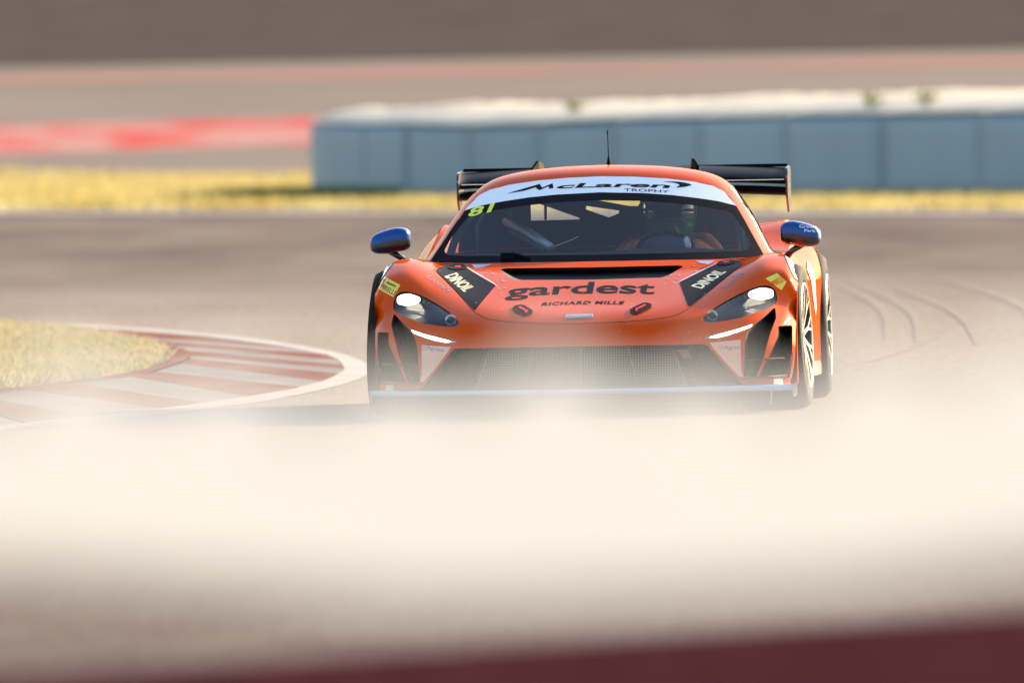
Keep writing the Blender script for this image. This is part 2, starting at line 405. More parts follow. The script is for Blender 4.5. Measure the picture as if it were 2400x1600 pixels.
# near red kerb across the bottom
rwl = MB(); da_ = Vector((1.5, 2.1, 0)).normalized(); c0 = Vector((0, 25.25, 0)); nr_ = Vector((da_.y, -da_.x, 0))
rwl.prism([c0 - da_ * 7, c0 + da_ * 7, c0 + da_ * 7 - nr_ * .07, c0 - da_ * 7 - nr_ * .07], (0, 0, .675)); tag(rwl.build('low_wall', 'deep_red_paint'), 'dark red low wall blurred along the bottom edge of the picture', 'wall')

def mark(x0, y0, x1, y1, bend, w):
    v = []; n = 16
    for i in range(n + 1):
        t = i / n; y = y0 + (y1 - y0) * t; x = x0 + (x1 - x0) * t + bend * math.sin(math.pi * t); k = w * math.sin(math.pi * min(max(t, .04), .96)) ** .3
        v += [(x - k, y, .0075), (x + k, y, .0075)]
    return v, [(2 * i, 2 * i + 1, 2 * i + 3, 2 * i + 2) for i in range(n)]
mat('rubber_mark', (.28, .234, .20), .85, spec=0., noise=(2.5, (.31, .26, .22), .40, .60, (1, .3, 1)))
tm = MB()
for a in ((2.15, 98, 2.35, 128, .18, .035), (2.30, 97, 2.50, 126, .18, .03), (2.62, 96, 2.75, 122, .15, .035), (1.85, 90, 2.5, 100, .05, .02), (3.1, 100, 3.2, 128, .2, .04)):
    tm.add(*mark(*a))
o = tm.build('tyre_marks', 'rubber_mark'); kind(o, 'stuff'); o['label'] = 'faint dark tyre marks along the asphalt'
# ---- kerb nose on the left
LO = [(-3.84, 113.97), (-3.37, 112.55), (-2.91, 111.16), (-2.43, 108.81), (-1.96, 105.99), (-1.51, 102.6), (-1.06, 97.81), (-0.84, 94.07), (-0.75, 91.0), (-0.79, 88.0), (-0.93, 85.29), (-1.21, 81.99), (-1.49, 80.2), (-1.9, 78.01), (-2.29, 76.13), (-2.54, 74.95)]
LI = [(-3.77, 111.84), (-3.31, 110.48), (-2.86, 109.14), (-2.39, 106.87), (-1.93, 103.97), (-1.48, 100.37), (-1.04, 95.62), (-0.9, 91.16), (-0.92, 88.64), (-1.02, 85.86), (-1.23, 83.59), (-1.51, 81.29), (-1.92, 78.83), (-2.31, 76.91), (-2.56, 75.71)]
BO = [(-3.76, 111.43), (-3.29, 109.67), (-2.8, 107.0), (-2.41, 103.49), (-2.04, 99.7), (-1.83, 96.5), (-1.78, 94.21), (-1.83, 91.59), (-1.97, 88.18), (-2.2, 86.29), (-2.52, 83.9), (-2.8, 82.93)]
GR = [(-3.74, 110.81), (-3.26, 108.68), (-2.77, 105.68), (-2.5, 103.25), (-2.13, 99.32), (-1.92, 95.53), (-1.89, 92.2), (-2.0, 89.23), (-2.22, 87.04), (-2.55, 84.85), (-2.84, 83.86)]
STR = [((-3.76, 111.32), (-3.77, 111.84)), ((-3.1, 108.67), (-2.4, 106.89)), ((-2.8, 107.0), (-1.48, 100.37)), ((-2.41, 103.49), (-1.23, 97.99)), ((-2.18, 101.17), (-1.04, 95.62)), ((-1.98, 98.83), (-0.96, 93.62)), ((-1.83, 96.5), (-0.92, 92.01)), ((-1.79, 94.65), (-0.9, 90.61)), ((-1.76, 93.62), (-0.91, 89.16)), ((-1.77, 91.94), (-0.98, 86.93)), ((-1.88, 89.63), (-1.07, 85.31)), ((-1.98, 88.19), (-1.3, 82.97)), ((-2.19, 86.17), (-1.49, 81.49)), ((-2.41, 84.72), (-1.69, 80.38)), ((-2.63, 83.44), (-1.96, 78.56)), ((-2.8, 82.93), (-2.21, 77.4))]
def cr_open(p, k=6):
    p = [2 * np.array(p[0]) - np.array(p[1])] + [np.array(q, float) for q in p] + [2 * np.array(p[-1]) - np.array(p[-2])]; out = []
    for i in range(1, len(p) - 2):
        for j in range(k):
            t = j / k; p0, p1, p2, p3 = p[i - 1:i + 3]
            out.append(tuple(.5 * ((2 * p1) + (-p0 + p2) * t + (2 * p0 - 5 * p1 + 4 * p2 - p3) * t * t + (-p0 + 3 * p1 - 3 * p2 + p3) * t ** 3)))
    out.append(tuple(p[-2])); return out
LO, LI, BO, GR = (cr_open(q) for q in (LO, LI, BO, GR))
def zip_strip(name, a, b, za, zb, m, parent=None):
    n = len(a); bi = np.linspace(0, len(b) - 1, n); bb = np.array(b)
    bp = [tuple(bb[int(t)] * (1 - t % 1) + bb[min(int(t) + 1, len(b) - 1)] * (t % 1)) for t in bi]
    return mesh_obj(name, [(x, y, za) for x, y in a] + [(x, y, zb) for x, y in bp], [(i, i + 1, n + i + 1, n + i) for i in range(n - 1)], m, parent)
kerb = empty('kerb', (0, 0, 0)); tag(kerb, 'red and white striped kerb with a white outer line round the grass island', 'kerb')
zip_strip('painted_line', LO, LI, .008, .016, 'white_paint', kerb)
zip_strip('kerb_base', LI, BO, .012, .030, 'pale_paint', kerb)
zip_strip('inner_edge', BO, GR, .037, .040, 'red_paint', kerb)
for i in range(len(STR) - 1):
    (a0, b0), (a1, b1) = STR[i], STR[i + 1]
    red = i < 2 or i % 2 == 0
    q = []
    for e0, e1, z in ((a0, a1, 0), (b1, b0, 1)):
        q += [e0, e1]
    v = [(a0[0], a0[1], .036), (a1[0], a1[1], .036), (b1[0], b1[1], .018), (b0[0], b0[1], .018)]
    lo = [(x, y, z - .02) for x, y, z in v]
    mesh_obj('kerb_block', v + lo, [(0, 1, 2, 3), (0, 4, 5, 1), (1, 5, 6, 2), (2, 6, 7, 3), (3, 7, 4, 0)], 'red_paint' if red else 'pale_paint', kerb)
kind(mesh_obj('island_soil', [(x, y, .041) for x, y in GR] + [(-9, 82, .041), (-9, 112, .041)][::1], [tuple(range(len(GR) + 2))], 'soil'), 'structure')
def blades(name, pts, hmin, hmax, wid, lean, m, z=0.):
    n = len(pts); a = rng.uniform(0, 2 * math.pi, n); h = rng.uniform(hmin, hmax, n); w = wid * rng.uniform(.6, 1.3, n)
    la = rng.uniform(0, 2 * math.pi, n); ll = h * rng.uniform(0, lean, n); zz = tz(pts[:, 1]) + z
    b0 = np.stack([pts[:, 0] - np.cos(a) * w, pts[:, 1] - np.sin(a) * w, zz - .01], 1); b1 = np.stack([pts[:, 0] + np.cos(a) * w, pts[:, 1] + np.sin(a) * w, zz - .01], 1)
    tp = np.stack([pts[:, 0] + np.cos(la) * ll, pts[:, 1] + np.sin(la) * ll, zz + h], 1)
    v = np.stack([b0, b1, tp], 1).reshape(-1, 3)
    return mesh_obj(name, v, np.arange(n * 3).reshape(-1, 3), m)
g = np.stack([rng.uniform(-3.9, -1.85, 60000), rng.uniform(83, 111, 60000)], 1)
g = g[inside(g, GR + [(-9, 82), (-9, 112)])]
o = blades('island_grass', g[:26000], .02, .065, .010, 1.6, 'straw', .04); kind(o, 'stuff'); o['label'] = 'short pale dry grass on the kerbed island'
y = rng.uniform(0, 1, 40000); x = rng.uniform(-11, 9, 40000); yy = edge_y(x) + 4 + y ** 1.6 * 72
o = blades('verge_grass', np.stack([x, yy], 1), .05, .17, .03, 1.0, 'dry_grass', .006); kind(o, 'stuff'); o['label'] = 'yellow dry grass along the foot of the barrier'

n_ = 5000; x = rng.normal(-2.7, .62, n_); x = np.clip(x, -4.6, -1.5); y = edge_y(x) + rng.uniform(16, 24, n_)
o = blades('shadow_tint_grass', np.stack([x, np.minimum(y, 229.5)], 1), .08, .24, .03, .8, 'shadow_green_grass', .006); kind(o, 'stuff'); o['label'] = 'grass at the left foot of the barrier, coloured dark green for the shadow there'  # barrier's cast shadow painted in as dark blades
# ---- barrier of faced panels with pale cushions on top
bar = empty('crash_barrier', (0, 0, 0)); tag(bar, 'long blue grey panelled crash barrier with pale sunlit top behind the car', 'barrier')
BP = [(-2.70, 233.25), (-2.35, 232.43), (-1.93, 231.46), (-1.38, 230.16), (-.51, 228.13), (.4, 226.01), (1.4, 223.67), (2.49, 221.12), (3.56, 218.63), (4.72, 215.92), (5.89, 213.17), (7.08, 210.4), (8.3, 207.5), (9.6, 204.5), (11, 201.2), (12.4, 198)]
BHt = [1.03, 1.02, .99, 1.0, .97, .99, 1.02, 1.03, 1.05, 1.05, 1.06, 1.06, 1.05, 1.05, 1.05, 1.05]
for i in range(len(BP) - 1):
    a = Vector((*BP[i], 0)); b = Vector((*BP[i + 1], 0)); t = (b - a).normalized(); nrm = Vector((t.y, -t.x, 0)); L = (b - a).length
    h0, h1 = BHt[i], BHt[i + 1]; gap = .025 if i in (5, 6) else .016
    a1 = a + t * gap; b1 = b - t * gap
    # face panel: slightly bellied sheet 6 cm thick
    nx, nz = 8, 5; v = []; f = []; k = (nx + 1) * (nz + 1); off0 = rng.uniform(-.01, .02)
    for s in (0, 1):
        for q in range(nz + 1):
            for p in range(nx + 1):
                u = p / nx; w = q / nz; belly = .010 * math.sin(math.pi * w) * math.sin(math.pi * u) ** .5 + off0
                P = a1.lerp(b1, u) + nrm * (belly if s == 0 else -.06); v.append((P.x, P.y, w * (h0 + (h1 - h0) * u)))
    for q in range(nz):
        for p in range(nx):
            c = q * (nx + 1) + p; f += [(c, c + 1, c + nx + 2, c + nx + 1), (k + c, k + c + nx + 1, k + c + nx + 2, k + c + 1)]
    for p in range(nx): f += [(p, k + p, k + p + 1, p + 1), (nz * (nx + 1) + p, nz * (nx + 1) + p + 1, k + nz * (nx + 1) + p + 1, k + nz * (nx + 1) + p)]
    for q in range(nz): c = q * (nx + 1); f += [(c, c + nx + 1, k + c + nx + 1, k + c), (c + nx, k + c + nx, k + c + 2 * nx + 1, c + 2 * nx + 1)]
    mesh_obj('face_panel', v, f, 'barrier_face', bar, True)
    # dark packing behind the joints
    MB().prism([a - nrm * .075, b - nrm * .075, b - nrm * 1.75, a - nrm * 1.75], (0, 0, min(h0, h1) + .02)).build('tyre_stack', 'rubber_dark', bar)
    # pale cushion sloping up and back
    prof = [(-.05, 0), (-.04, .018), (.04, .045), (.3, .115), (.8, .20), (1.25, .245), (1.6, .27), (1.75, .24), (1.8, .1), (1.8, 0)]
    nn = 10; v = []; f = []; m = len(prof)
    for p in range(nn + 1):
        u = p / nn; P = a.lerp(b, .01 + u * .98); e = .012 * (abs(u - .5) * 2) ** 6; wob = 1 + .05 * math.sin(3.1 * (i + u)) + .02 * math.sin(17 * (i + u))
        sq = .7 if i == 0 else (.7 + .2 * u if i == 1 else (.9 + .1 * u if i == 2 else 1))
        for d, zz in prof:
            Q = P - nrm * d * (.5, .6, .75, .9, 1.0)[min(i, 4)]; v.append((Q.x, Q.y, h0 + (h1 - h0) * u + .028 + max(0, zz * wob * sq - e)))
    for p in range(nn):
        for q in range(m - 1): c = p * m + q; f.append((c, c + 1, c + m + 1, c + m)[::-1])
    f += [tuple(range(m)), tuple(range(nn * m + m - 1, nn * m - 1, -1))]
    mesh_obj('top_cushion', v, f, 'barrier_top', bar, True)
def weed(loc, h, n, label):
    e = empty('weed', loc); tag(e, label, 'weed'); b = MB(); st = MB()
    for i in range(n):
        a = rng.uniform(0, 2 * math.pi); l = h * rng.uniform(.5, 1); r = rng.uniform(.05, .18)
        tip = Vector((math.cos(a) * r, math.sin(a) * r, l)); st.tube([(0, 0, -.03), tip * .6 + Vector((0, 0, .02)), tip], [.008, .006, .003], 5)
        for q in range(7):
            c = tip * rng.uniform(.4, 1.05) + Vector(rng.uniform(-.05, .05, 3)); d = Vector(rng.uniform(-1, 1, 3)).normalized() * .05; w = Vector(rng.uniform(-1, 1, 3)).normalized() * .02
            b.add([c - d, c + w, c + d, c - w], [(0, 1, 2, 3)])
    st.build('stem', 'weed', e); b.build('leaf', 'weed', e); kind(e.children[-1], 'stuff'); return e
weed((4.62, 216.6, 1.15), .22, 8, 'darker bushy weed on top of the pale barrier')
weed((5.27, 215.1, 1.18), .2, 7, 'fainter thin weed near the right end of the barrier top')
weed((.93, 225.3, 1.17), .1, 6, 'low weed tuft growing from the middle of the barrier top')

# ---- white fabric tapes strung close to the camera
def tape(name, y, z0, z1, wave_t, wave_b, label):
    e = empty(name, (0, y, 0)); tag(e, label, 'barrier tape'); nx, nz = 320, 6; v = []; f = []
    for i in range(nx + 1):
        x = -1.6 + 3.2 * i / nx
        for j in range(nz + 1):
            w = j / nz; z = (z0 + wave_b(x)) * (1 - w) + (z1 + wave_t(x)) * w; v.append((x, .0022 * math.sin(5 * x + 2 * w + y) + .0006 * math.sin(17 * x), z))
    for i in range(nx):
        for j in range(nz): c = i * (nz + 1) + j; f.append((c, c + nz + 1, c + nz + 2, c + 1))
    mesh_obj('tape', v, f, 'white_tape', e, True)
    for s in (-1, 1):
        MB().tube([(s * 1.6, .03, 0), (s * 1.6, .03, z1 + .08)], .022, 10).build('post', 'post_grey', e)
tape('barrier_tape', 11.8, 1.147, 1.2945, lambda x: .016 * math.sin(57 * x) + .009 * math.sin(21 * x + 1) + .006 * math.sin(93 * x) + .02 * x * x, lambda x: float(np.interp(x, [-.9, -.354, -.207, -.059, .089, .236, .354, .9], [.04, .034, .018, .002, .004, .010, .024, .03])), 'white tape strung close to the camera, blurred right across the picture below the car')

# ================================================================== RACE CAR
PSI = R(3.2)
car = empty('race_car', (.360, 78.1, 0), -PSI)
tag(car, 'orange racing coupe with black rear wing and blue mirrors driving towards the camera', 'race car')

# ---- front surface: depth y over the front view (x, z), from longitudinal profiles
COLX = [0, .2, .4, .55, .70, .82, .89, .940, .966]
ROWS = [
([.12]*9, [-1.02,-1.01,-.985,-.95,-.88,-.78,-.67,-.55,-.46]),
([.25]*9, [-1.015,-1.005,-.98,-.945,-.875,-.775,-.665,-.545,-.455]),
([.335,.335,.337,.34,.345,.35,.35,.35,.34], [-1.025,-1.015,-.985,-.94,-.865,-.765,-.655,-.53,-.44]),
([.385,.385,.39,.395,.41,.425,.43,.425,.40], [-1.005,-.995,-.96,-.91,-.81,-.69,-.57,-.465,-.40]),
([.43,.432,.44,.455,.49,.52,.525,.50,.46], [-.93,-.92,-.88,-.81,-.66,-.51,-.42,-.37,-.33]),
([.50,.503,.515,.54,.585,.615,.60,.57,.52], [-.62,-.62,-.60,-.53,-.44,-.40,-.39,-.38,-.36]),
([.575,.577,.585,.60,.645,.675,.66,.625,.57], [-.25,-.25,-.24,-.22,-.22,-.24,-.26,-.26,-.25]),
([.645,.645,.648,.655,.678,.710,.703,.668,.60], [.10,.10,.10,.10,.08,.0,-.02,-.02,-.04]),
([.69,.69,.69,.69,.695,.722,.715,.68,.61], [.38,.385,.40,.42,.45,.42,.40,.40,.36]),
]
def build_front():
    xm = [-v for v in COLX[:0:-1]] + COLX
    zf = [spline(xm, list(r[0][:0:-1]) + list(r[0])) for r in ROWS]; yf = [spline(xm, list(r[1][:0:-1]) + list(r[1])) for r in ROWS]
    gx = np.linspace(0, .97, 195); gz = np.linspace(.08, .80, 361); T = np.zeros((len(gx), len(gz)))
    for i, x in enumerate(gx):
        z = np.array([f(x) for f in zf]); y = np.array([f(x) for f in yf])
        t = np.concatenate([[0], np.cumsum(np.hypot(np.diff(z), np.diff(y)))]); tt = np.linspace(0, t[-1], 500)
        zz = np.maximum.accumulate(spline(t, z)(tt) + np.arange(500) * 1e-7); yy = spline(t, y)(tt)
        v = np.interp(gz, zz, yy); s1 = (yy[-1] - yy[-12]) / max(zz[-1] - zz[-12], 1e-3)
        T[i] = np.where(gz > zz[-1], yy[-1] + (gz - zz[-1]) * min(s1, 6), v)
    for _ in range(3):      # light smoothing so that highlights flow
        T[1:-1] = (T[:-2] + 2 * T[1:-1] + T[2:]) / 4; T[:, 1:-1] = (T[:, :-2] + 2 * T[:, 1:-1] + T[:, 2:]) / 4
    return gx, gz, T
GX, GZ, FT = build_front()
def front(x, z):
    x = np.abs(np.asarray(x, float)); z = np.asarray(z, float)
    fx = np.clip(x / (GX[1] - GX[0]), 0, len(GX) - 1.001); fz = np.clip((z - GZ[0]) / (GZ[1] - GZ[0]), 0, len(GZ) - 1.001)
    i = fx.astype(int); j = fz.astype(int); a = fx - i; b = fz - j
    return (FT[i, j] * (1 - a) + FT[i + 1, j] * a) * (1 - b) + (FT[i, j + 1] * (1 - a) + FT[i + 1, j + 1] * a) * b
def wind(x, z):
    x = np.asarray(x, float); z = np.asarray(z, float); return .42 + 2.05 * (z - .69) + .45 * x * x

# outlines in the front view (half, x > 0)
HEAD = smooth_poly([(.857,.564),(.819,.577),(.755,.562),(.673,.523),(.607,.484),(.562,.447),(.553,.430),(.578,.418),(.646,.423),(.723,.436),(.80,.460),(.858,.485),(.873,.505),(.872,.535)])
INTAKE = round_poly([(.868,.479),(.82,.437),(.778,.402),(.752,.366),(.741,.315),(.741,.25),(.731,.17),(.788,.165),(.82,.247),(.853,.365),(.876,.43)], .012, 3)
DRL = round_poly([(.777,.41),(.768,.393),(.72,.375),(.665,.358),(.61,.347),(.552,.349),(.585,.361),(.65,.373),(.715,.389)], .006, 2)
CORNER = round_poly([(.885,.394),(.944,.394),(.944,.276),(.934,.225),(.911,.162),(.797,.162),(.838,.245),(.880,.335),(.886,.355)], .008, 2)
GRILLE = round_poly(sym([(0,.322),(.571,.321),(.733,.134),(0,.134)])[:6], .012, 3)
VENT = round_poly(sym([(0,.665),(.40,.667),(.424,.662),(.365,.626),(.33,.613),(0,.609)]), .01, 3)
HOOD = round_poly(sym([(0,.425),(.2,.430),(.33,.437),(.43,.452),(.487,.483),(.60,.583),(.708,.672),(.702,.686),(.66,.6905),(0,.6905)]), .02, 4)
BODY = sym([(0,.128),(.735,.128),(.93,.128),(.945,.18),(.955,.26),(.959,.40),(.963,.50),(.965,.595),(.957,.635),(.938,.672),(.91,.700),(.88,.714),(.83,.720),(.80,.714),(.77,.704),(.72,.6985),(.70,.6955),(.55,.692),(0,.692)])
holes = [grow(HOOD, .0022), GRILLE] + [q for h in (HEAD, INTAKE, CORNER, DRL) for q in (h, mir(h))]
patch('front_body', BODY, front, 'paint', car, holes, sx=.02, sz=.007, edge=.01)
hood = patch('hood', HOOD, front, 'paint', car, [VENT], sx=.025, sz=.006, edge=.012)
patch('inner_liner', sym([(0,.16),(.70,.16),(.90,.16),(.93,.40),(.93,.58),(.86,.68),(.70,.682),(0,.68)]), front, 'cavity', car, [VENT, GRILLE] + [q for h in (HEAD, INTAKE, CORNER, DRL) for q in (h, mir(h))], off=-.014, sx=.05, sz=.02, edge=.03)
# hood vent: red front lip wall, dark throat
socket('hood_vent', VENT, front, .22, 'cavity', hood, shrink=.97)
lip = np.array(densify([(-.335,.6135),(0,.609),(.335,.6135)], .02, False)); a_, _ = lift(front, lip, -.001)
mesh_obj('vent_lip', list(a_) + [(x, y + .02, z + .002) for x, y, z in a_], [(i, i + 1, len(a_) + i + 1, len(a_) + i) for i in range(len(a_) - 1)], 'vinyl_red', hood)

# ---- grille
gr = socket('grille', GRILLE, front, .22, 'cavity', car, shrink=.95)
gm = MB()
MESH = [(-.415,.312),(.40,.312),(.465,.137),(-.49,.137)]
def gy(x): return -.905 + .16 * x * x
for i in range(80):
    x = -.49 + i * .0121
    zt = min(.312, .137 + (.49 - abs(x)) / .075 * .175) if abs(x) > .405 else .312
    if zt < .15: continue
    y = gy(x); gm.box((x - .0011, y, .137), (x + .0011, y + .003, zt))
for j in range(16):
    z = .140 + j * .0115; hw = .485 - (z - .137) * .42; n = 10
    for k in range(n):
        xa, xb = -hw + 2 * hw * k / n, -hw + 2 * hw * (k + 1) / n; ya, yb = gy(xa) + .0035, gy(xb) + .0035
        gm.add([(xa, ya, z - .0011), (xb, yb, z - .0011), (xb, yb, z + .0011), (xa, ya, z + .0011)], [(0, 1, 2, 3)])
kind(gm.build('wire_mesh', 'mesh_wire', gr), 'stuff')
for s in (-1, 1):                          # slanted vanes either side of the mesh and thin seams in it
    for xt, xb, m, w in ((.44, .52, 'matt_black', .02), (.50, .60, 'matt_black', .02), (.215, .255, 'mesh_wire', .003), (.415, .475, 'mesh_wire', .003)):
        MB().prism([(s * xt - w / 2, gy(xt) - .012, .315), (s * xt + w / 2, gy(xt) - .012, .315), (s * xb + w / 2, gy(xb) - .012, .137), (s * xb - w / 2, gy(xb) - .012, .137)], (0, .05 if w > .01 else .004, 0)).build('grille_vane', m, gr)
MB().box((-.0015, gy(0) - .008, .137), (.0015, gy(0) - .004, .312)).build('grille_vane', 'mesh_wire', gr)
MB().prism([(.435, -.90, .30), (.485, -.89, .297), (.50, -.885, .262), (.465, -.895, .258)], (0, .02, 0)).build('tow_strap', 'red_paint', gr)

# ---- lamps, intakes
LED = smooth_poly([(.752,.549),(.80,.565),(.850,.556),(.858,.534),(.847,.519),(.80,.513),(.752,.527)], 3)
def shift(fn, d): return lambda x, z: fn(x, z) + d
for s in (-1, 1):
    M_ = (lambda p: p) if s > 0 else mir
    hl = socket('headlight', M_(HEAD), front, .07, 'gloss_black', car, shrink=.93)
    patch('lens', M_(grow(HEAD, -.001)), front, 'lens_glass', hl, off=-.004, sx=.03, sz=.02)
    patch('lamp', M_(LED), shift(front, .03), 'lamp_white', hl, sx=.03, sz=.02)
    patch('reflector', M_([(.742,.545),(.735,.52),(.60,.452),(.60,.472),(.66,.507)]), shift(front, .045), 'lamp_chrome', hl, sx=.03, sz=.02)
    for q in range(5):
        x0 = .725 - q * .022; z0 = .527 - q * .0125
        patch('lamp_element', M_([(x0, z0), (x0 + .007, z0 + .002), (x0 + .006, z0 + .018), (x0 + .001, z0 + .016)]), shift(front, .036), 'silver', hl)
    patch('lamp_blade', M_([(.85,.497),(.72,.463),(.60,.440),(.60,.447),(.72,.471),(.85,.506)]), shift(front, .02), 'carbon', hl, sx=.03, sz=.02)
    v_, f_ = lathe_x([(0, .017), (.004, .022), (0, .027)], 20)
    mesh_obj('lamp_ring', [(s * .592 + y, float(front(.592, .445)) + .03 - x, .447 + z) for x, y, z in v_], f_, 'duct', hl, True)
    dr = socket('running_light', M_(DRL), front, .012, 'lamp_chrome', car, shrink=1.0, back=False, edge=.02)
    patch('lamp', M_(round_poly([(.775,.407),(.767,.394),(.72,.377),(.665,.360),(.612,.350),(.585,.354),(.65,.371),(.715,.387)], .005, 2)), shift(front, .006), 'lamp_white', dr, sx=.03, sz=.02)
    patch('lens', M_(DRL), shift(front, .011), 'silver', dr, sx=.03, sz=.02)
    socket('side_intake', M_(INTAKE), front, .20, 'cavity', car, shrink=.9)
    socket('corner_vent', M_(CORNER), front, .14, 'matt_black', car, shrink=.93)
    # canards
    def can(pts, z, t, tw):
        b = MB(); n = len(pts); lo = []; hi = []
        for (x, d) in pts:
            y = float(front(x, z)); lo.append((s * x, y - d, z + tw * d)); 
        inn = [(s * x, float(front(x, z)) + .06, z) for x, d in pts]
        P = lo + inn[::-1]
        return b.prism(P, (0, 0, t))
    can([(.728, .01), (.78, .07), (.85, .10), (.91, .11)], .238, .005, .1).build('canard', 'carbon', car)
    can([(.728, .02), (.78, .09), (.85, .13), (.925, .14)], .156, .006, .1).build('canard', 'carbon', car)
    y0 = float(front(.93, .2))
    MB().prism([(s * .929, y0 - .13, .160), (s * .929, y0 + .02, .160), (s * .945, y0 + .02, .27), (s * .943, y0 - .03, .25), (s * .935, y0 - .11, .185)], (s * .006, 0, 0)).build('canard_fence', 'carbon', car)
    patch('sticker', M_([(.862,.133),(.902,.133),(.902,.157),(.862,.157)]), front, 'vinyl_white', car, off=.002)
    patch('fender_louvre', M_(round_poly([(.893,.709),(.925,.685),(.956,.632),(.962,.592),(.95,.604),(.928,.645)], .006, 2)), front, 'gloss_black', car, off=.003, sx=.02, sz=.01)

# ---- splitter
sp = []; nn = 40
def sply(x): return -1.115 + .30 * abs(x) ** 2.4
sv = []; sf = []
prof = [(.0, -.006), (-.012, .0), (-.014, .010), (-.008, .018), (.0, .021), (.03, .0225), (.30, .024), (.30, -.006)]
for i in range(nn + 1):
    x = -.955 + 1.91 * i / nn
    for d, z in prof: sv.append((x, sply(x) + d, .112 + z))
k = len(prof)
for i in range(nn):
    for j in range(k): sf.append((i * k + j, i * k + (j + 1) % k, (i + 1) * k + (j + 1) % k, (i + 1) * k + j))
sf += [tuple(range(k)), tuple(range(nn * k + k - 1, nn * k - 1, -1))]
spl = mesh_obj('splitter', sv, sf, 'splitter_lip', car, True)
MB().box((-.85, -.80, .045), (.85, -.60, .111)).build('underbody', 'cavity', car)
MB().box((-.72, -.60, .05), (.72, 3.2, .12)).build('floor', 'cavity', car)
for s in (-1, 1):
    pts = [(s * .956, sply(.955) - .01, .135), (s * .956, sply(.955) + .30, .135), (s * .956, sply(.955) + .30, .08), (s * .953, sply(.955) + .06, .075), (s * .954, sply(.955) + .005, .10)]
    MB().prism(pts, (s * .008, 0, 0)).build('splitter_fence', 'splitter_lip', spl)
MB().box((-.26, -.805, .071), (.13, -.8005, .0735)).build('underbody_edge', 'silver', car)

# ---- sides of the body: x over the side view (y, z)
SY = [-.6, 0, .4, .6, .9, 1.3, 1.8, 2.1, 2.4, 2.7, 3.1, 3.4, 3.6]
SZ = [.10, .30, .50, .62, .72, .86]
SXv = [[.960]*6, [.966]*6, [.966, .964, .966, .966, .95, .90], [.955, .945, .955, .958, .93, .87], [.95, .915, .895, .885, .85, .78],
       [.955, .905, .875, .865, .82, .76], [.96, .925, .905, .895, .84, .78], [.962, .95, .945, .935, .875, .785], [.965, .975, .98, .968, .92, .80],
       [.965, .98, .985, .972, .925, .80], [.96, .972, .972, .955, .91, .785], [.945, .955, .955, .935, .885, .765], [.92, .93, .93, .91, .86, .74]]
def build_side():
    A = np.array(SXv); gy_ = np.linspace(-.6, 3.6, 211); gz_ = np.linspace(.10, .86, 77)
    B = np.stack([spline(SY, A[:, j])(gy_) for j in range(len(SZ))], 1); return gy_, gz_, np.stack([spline(SZ, B[i])(gz_) for i in range(len(gy_))], 0)
SGY, SGZ, ST = build_side()
def side(y, z):
    fy = np.clip((np.asarray(y, float) + .6) / (SGY[1] - SGY[0]), 0, 209.999); fz = np.clip((np.asarray(z, float) - .10) / (SGZ[1] - SGZ[0]), 0, 75.999)
    i = fy.astype(int); j = fz.astype(int); a = fy - i; b = fz - j
    return (ST[i, j] * (1 - a) + ST[i + 1, j] * a) * (1 - b) + (ST[i, j + 1] * (1 - a) + ST[i + 1, j + 1] * a) * b
def side_patch(name, outer, m, s, parent, holes=(), off=0., sx=.06, sz=.03, edge=.03):
    v, f = cdt(outer, holes, sx, sz, edge); y, z = v[:, 0], v[:, 1]; e = .01
    gy1 = (side(y + e, z) - side(y - e, z)) / (2 * e); gz1 = (side(y, z + e) - side(y, z - e)) / (2 * e)
    n = np.stack([np.ones_like(y), -gy1, -gz1], 1); n /= np.linalg.norm(n, axis=1)[:, None]
    p = np.stack([side(y, z), y, z], 1) + n * off
    if s < 0: p[:, 0] *= -1; n[:, 0] *= -1; f = f[:, ::-1]
    return mesh_obj(name, p, f, m, parent, True, n)
def arc(cy, cz, r, a0, a1, n=24): return [(cy + r * math.cos(R(a0 + (a1 - a0) * i / n)), cz + r * math.sin(R(a0 + (a1 - a0) * i / n))) for i in range(n + 1)]
fe = [(-.44, .13), (-.44, .34), (-.40, .40), (-.33, .46), (-.13, .52), (.12, .57), (.36, .595)]
a0 = math.degrees(math.asin((.13 - .335) / .365))
front_arch = arc(0, .335, .365, 180 - a0, a0)
rear_arch = arc(2.64, .345, .375, 180 - math.degrees(math.asin((.13 - .345) / .375)), math.degrees(math.asin((.13 - .345) / .375)))
intake = round_poly([(1.62, .66), (2.12, .60), (2.10, .36), (1.85, .33)], .04)
channel = round_poly([(.44, .56), (.60, .58), (.78, .60), (.92, .50), (.80, .38), (.62, .24), (.47, .27)], .05)
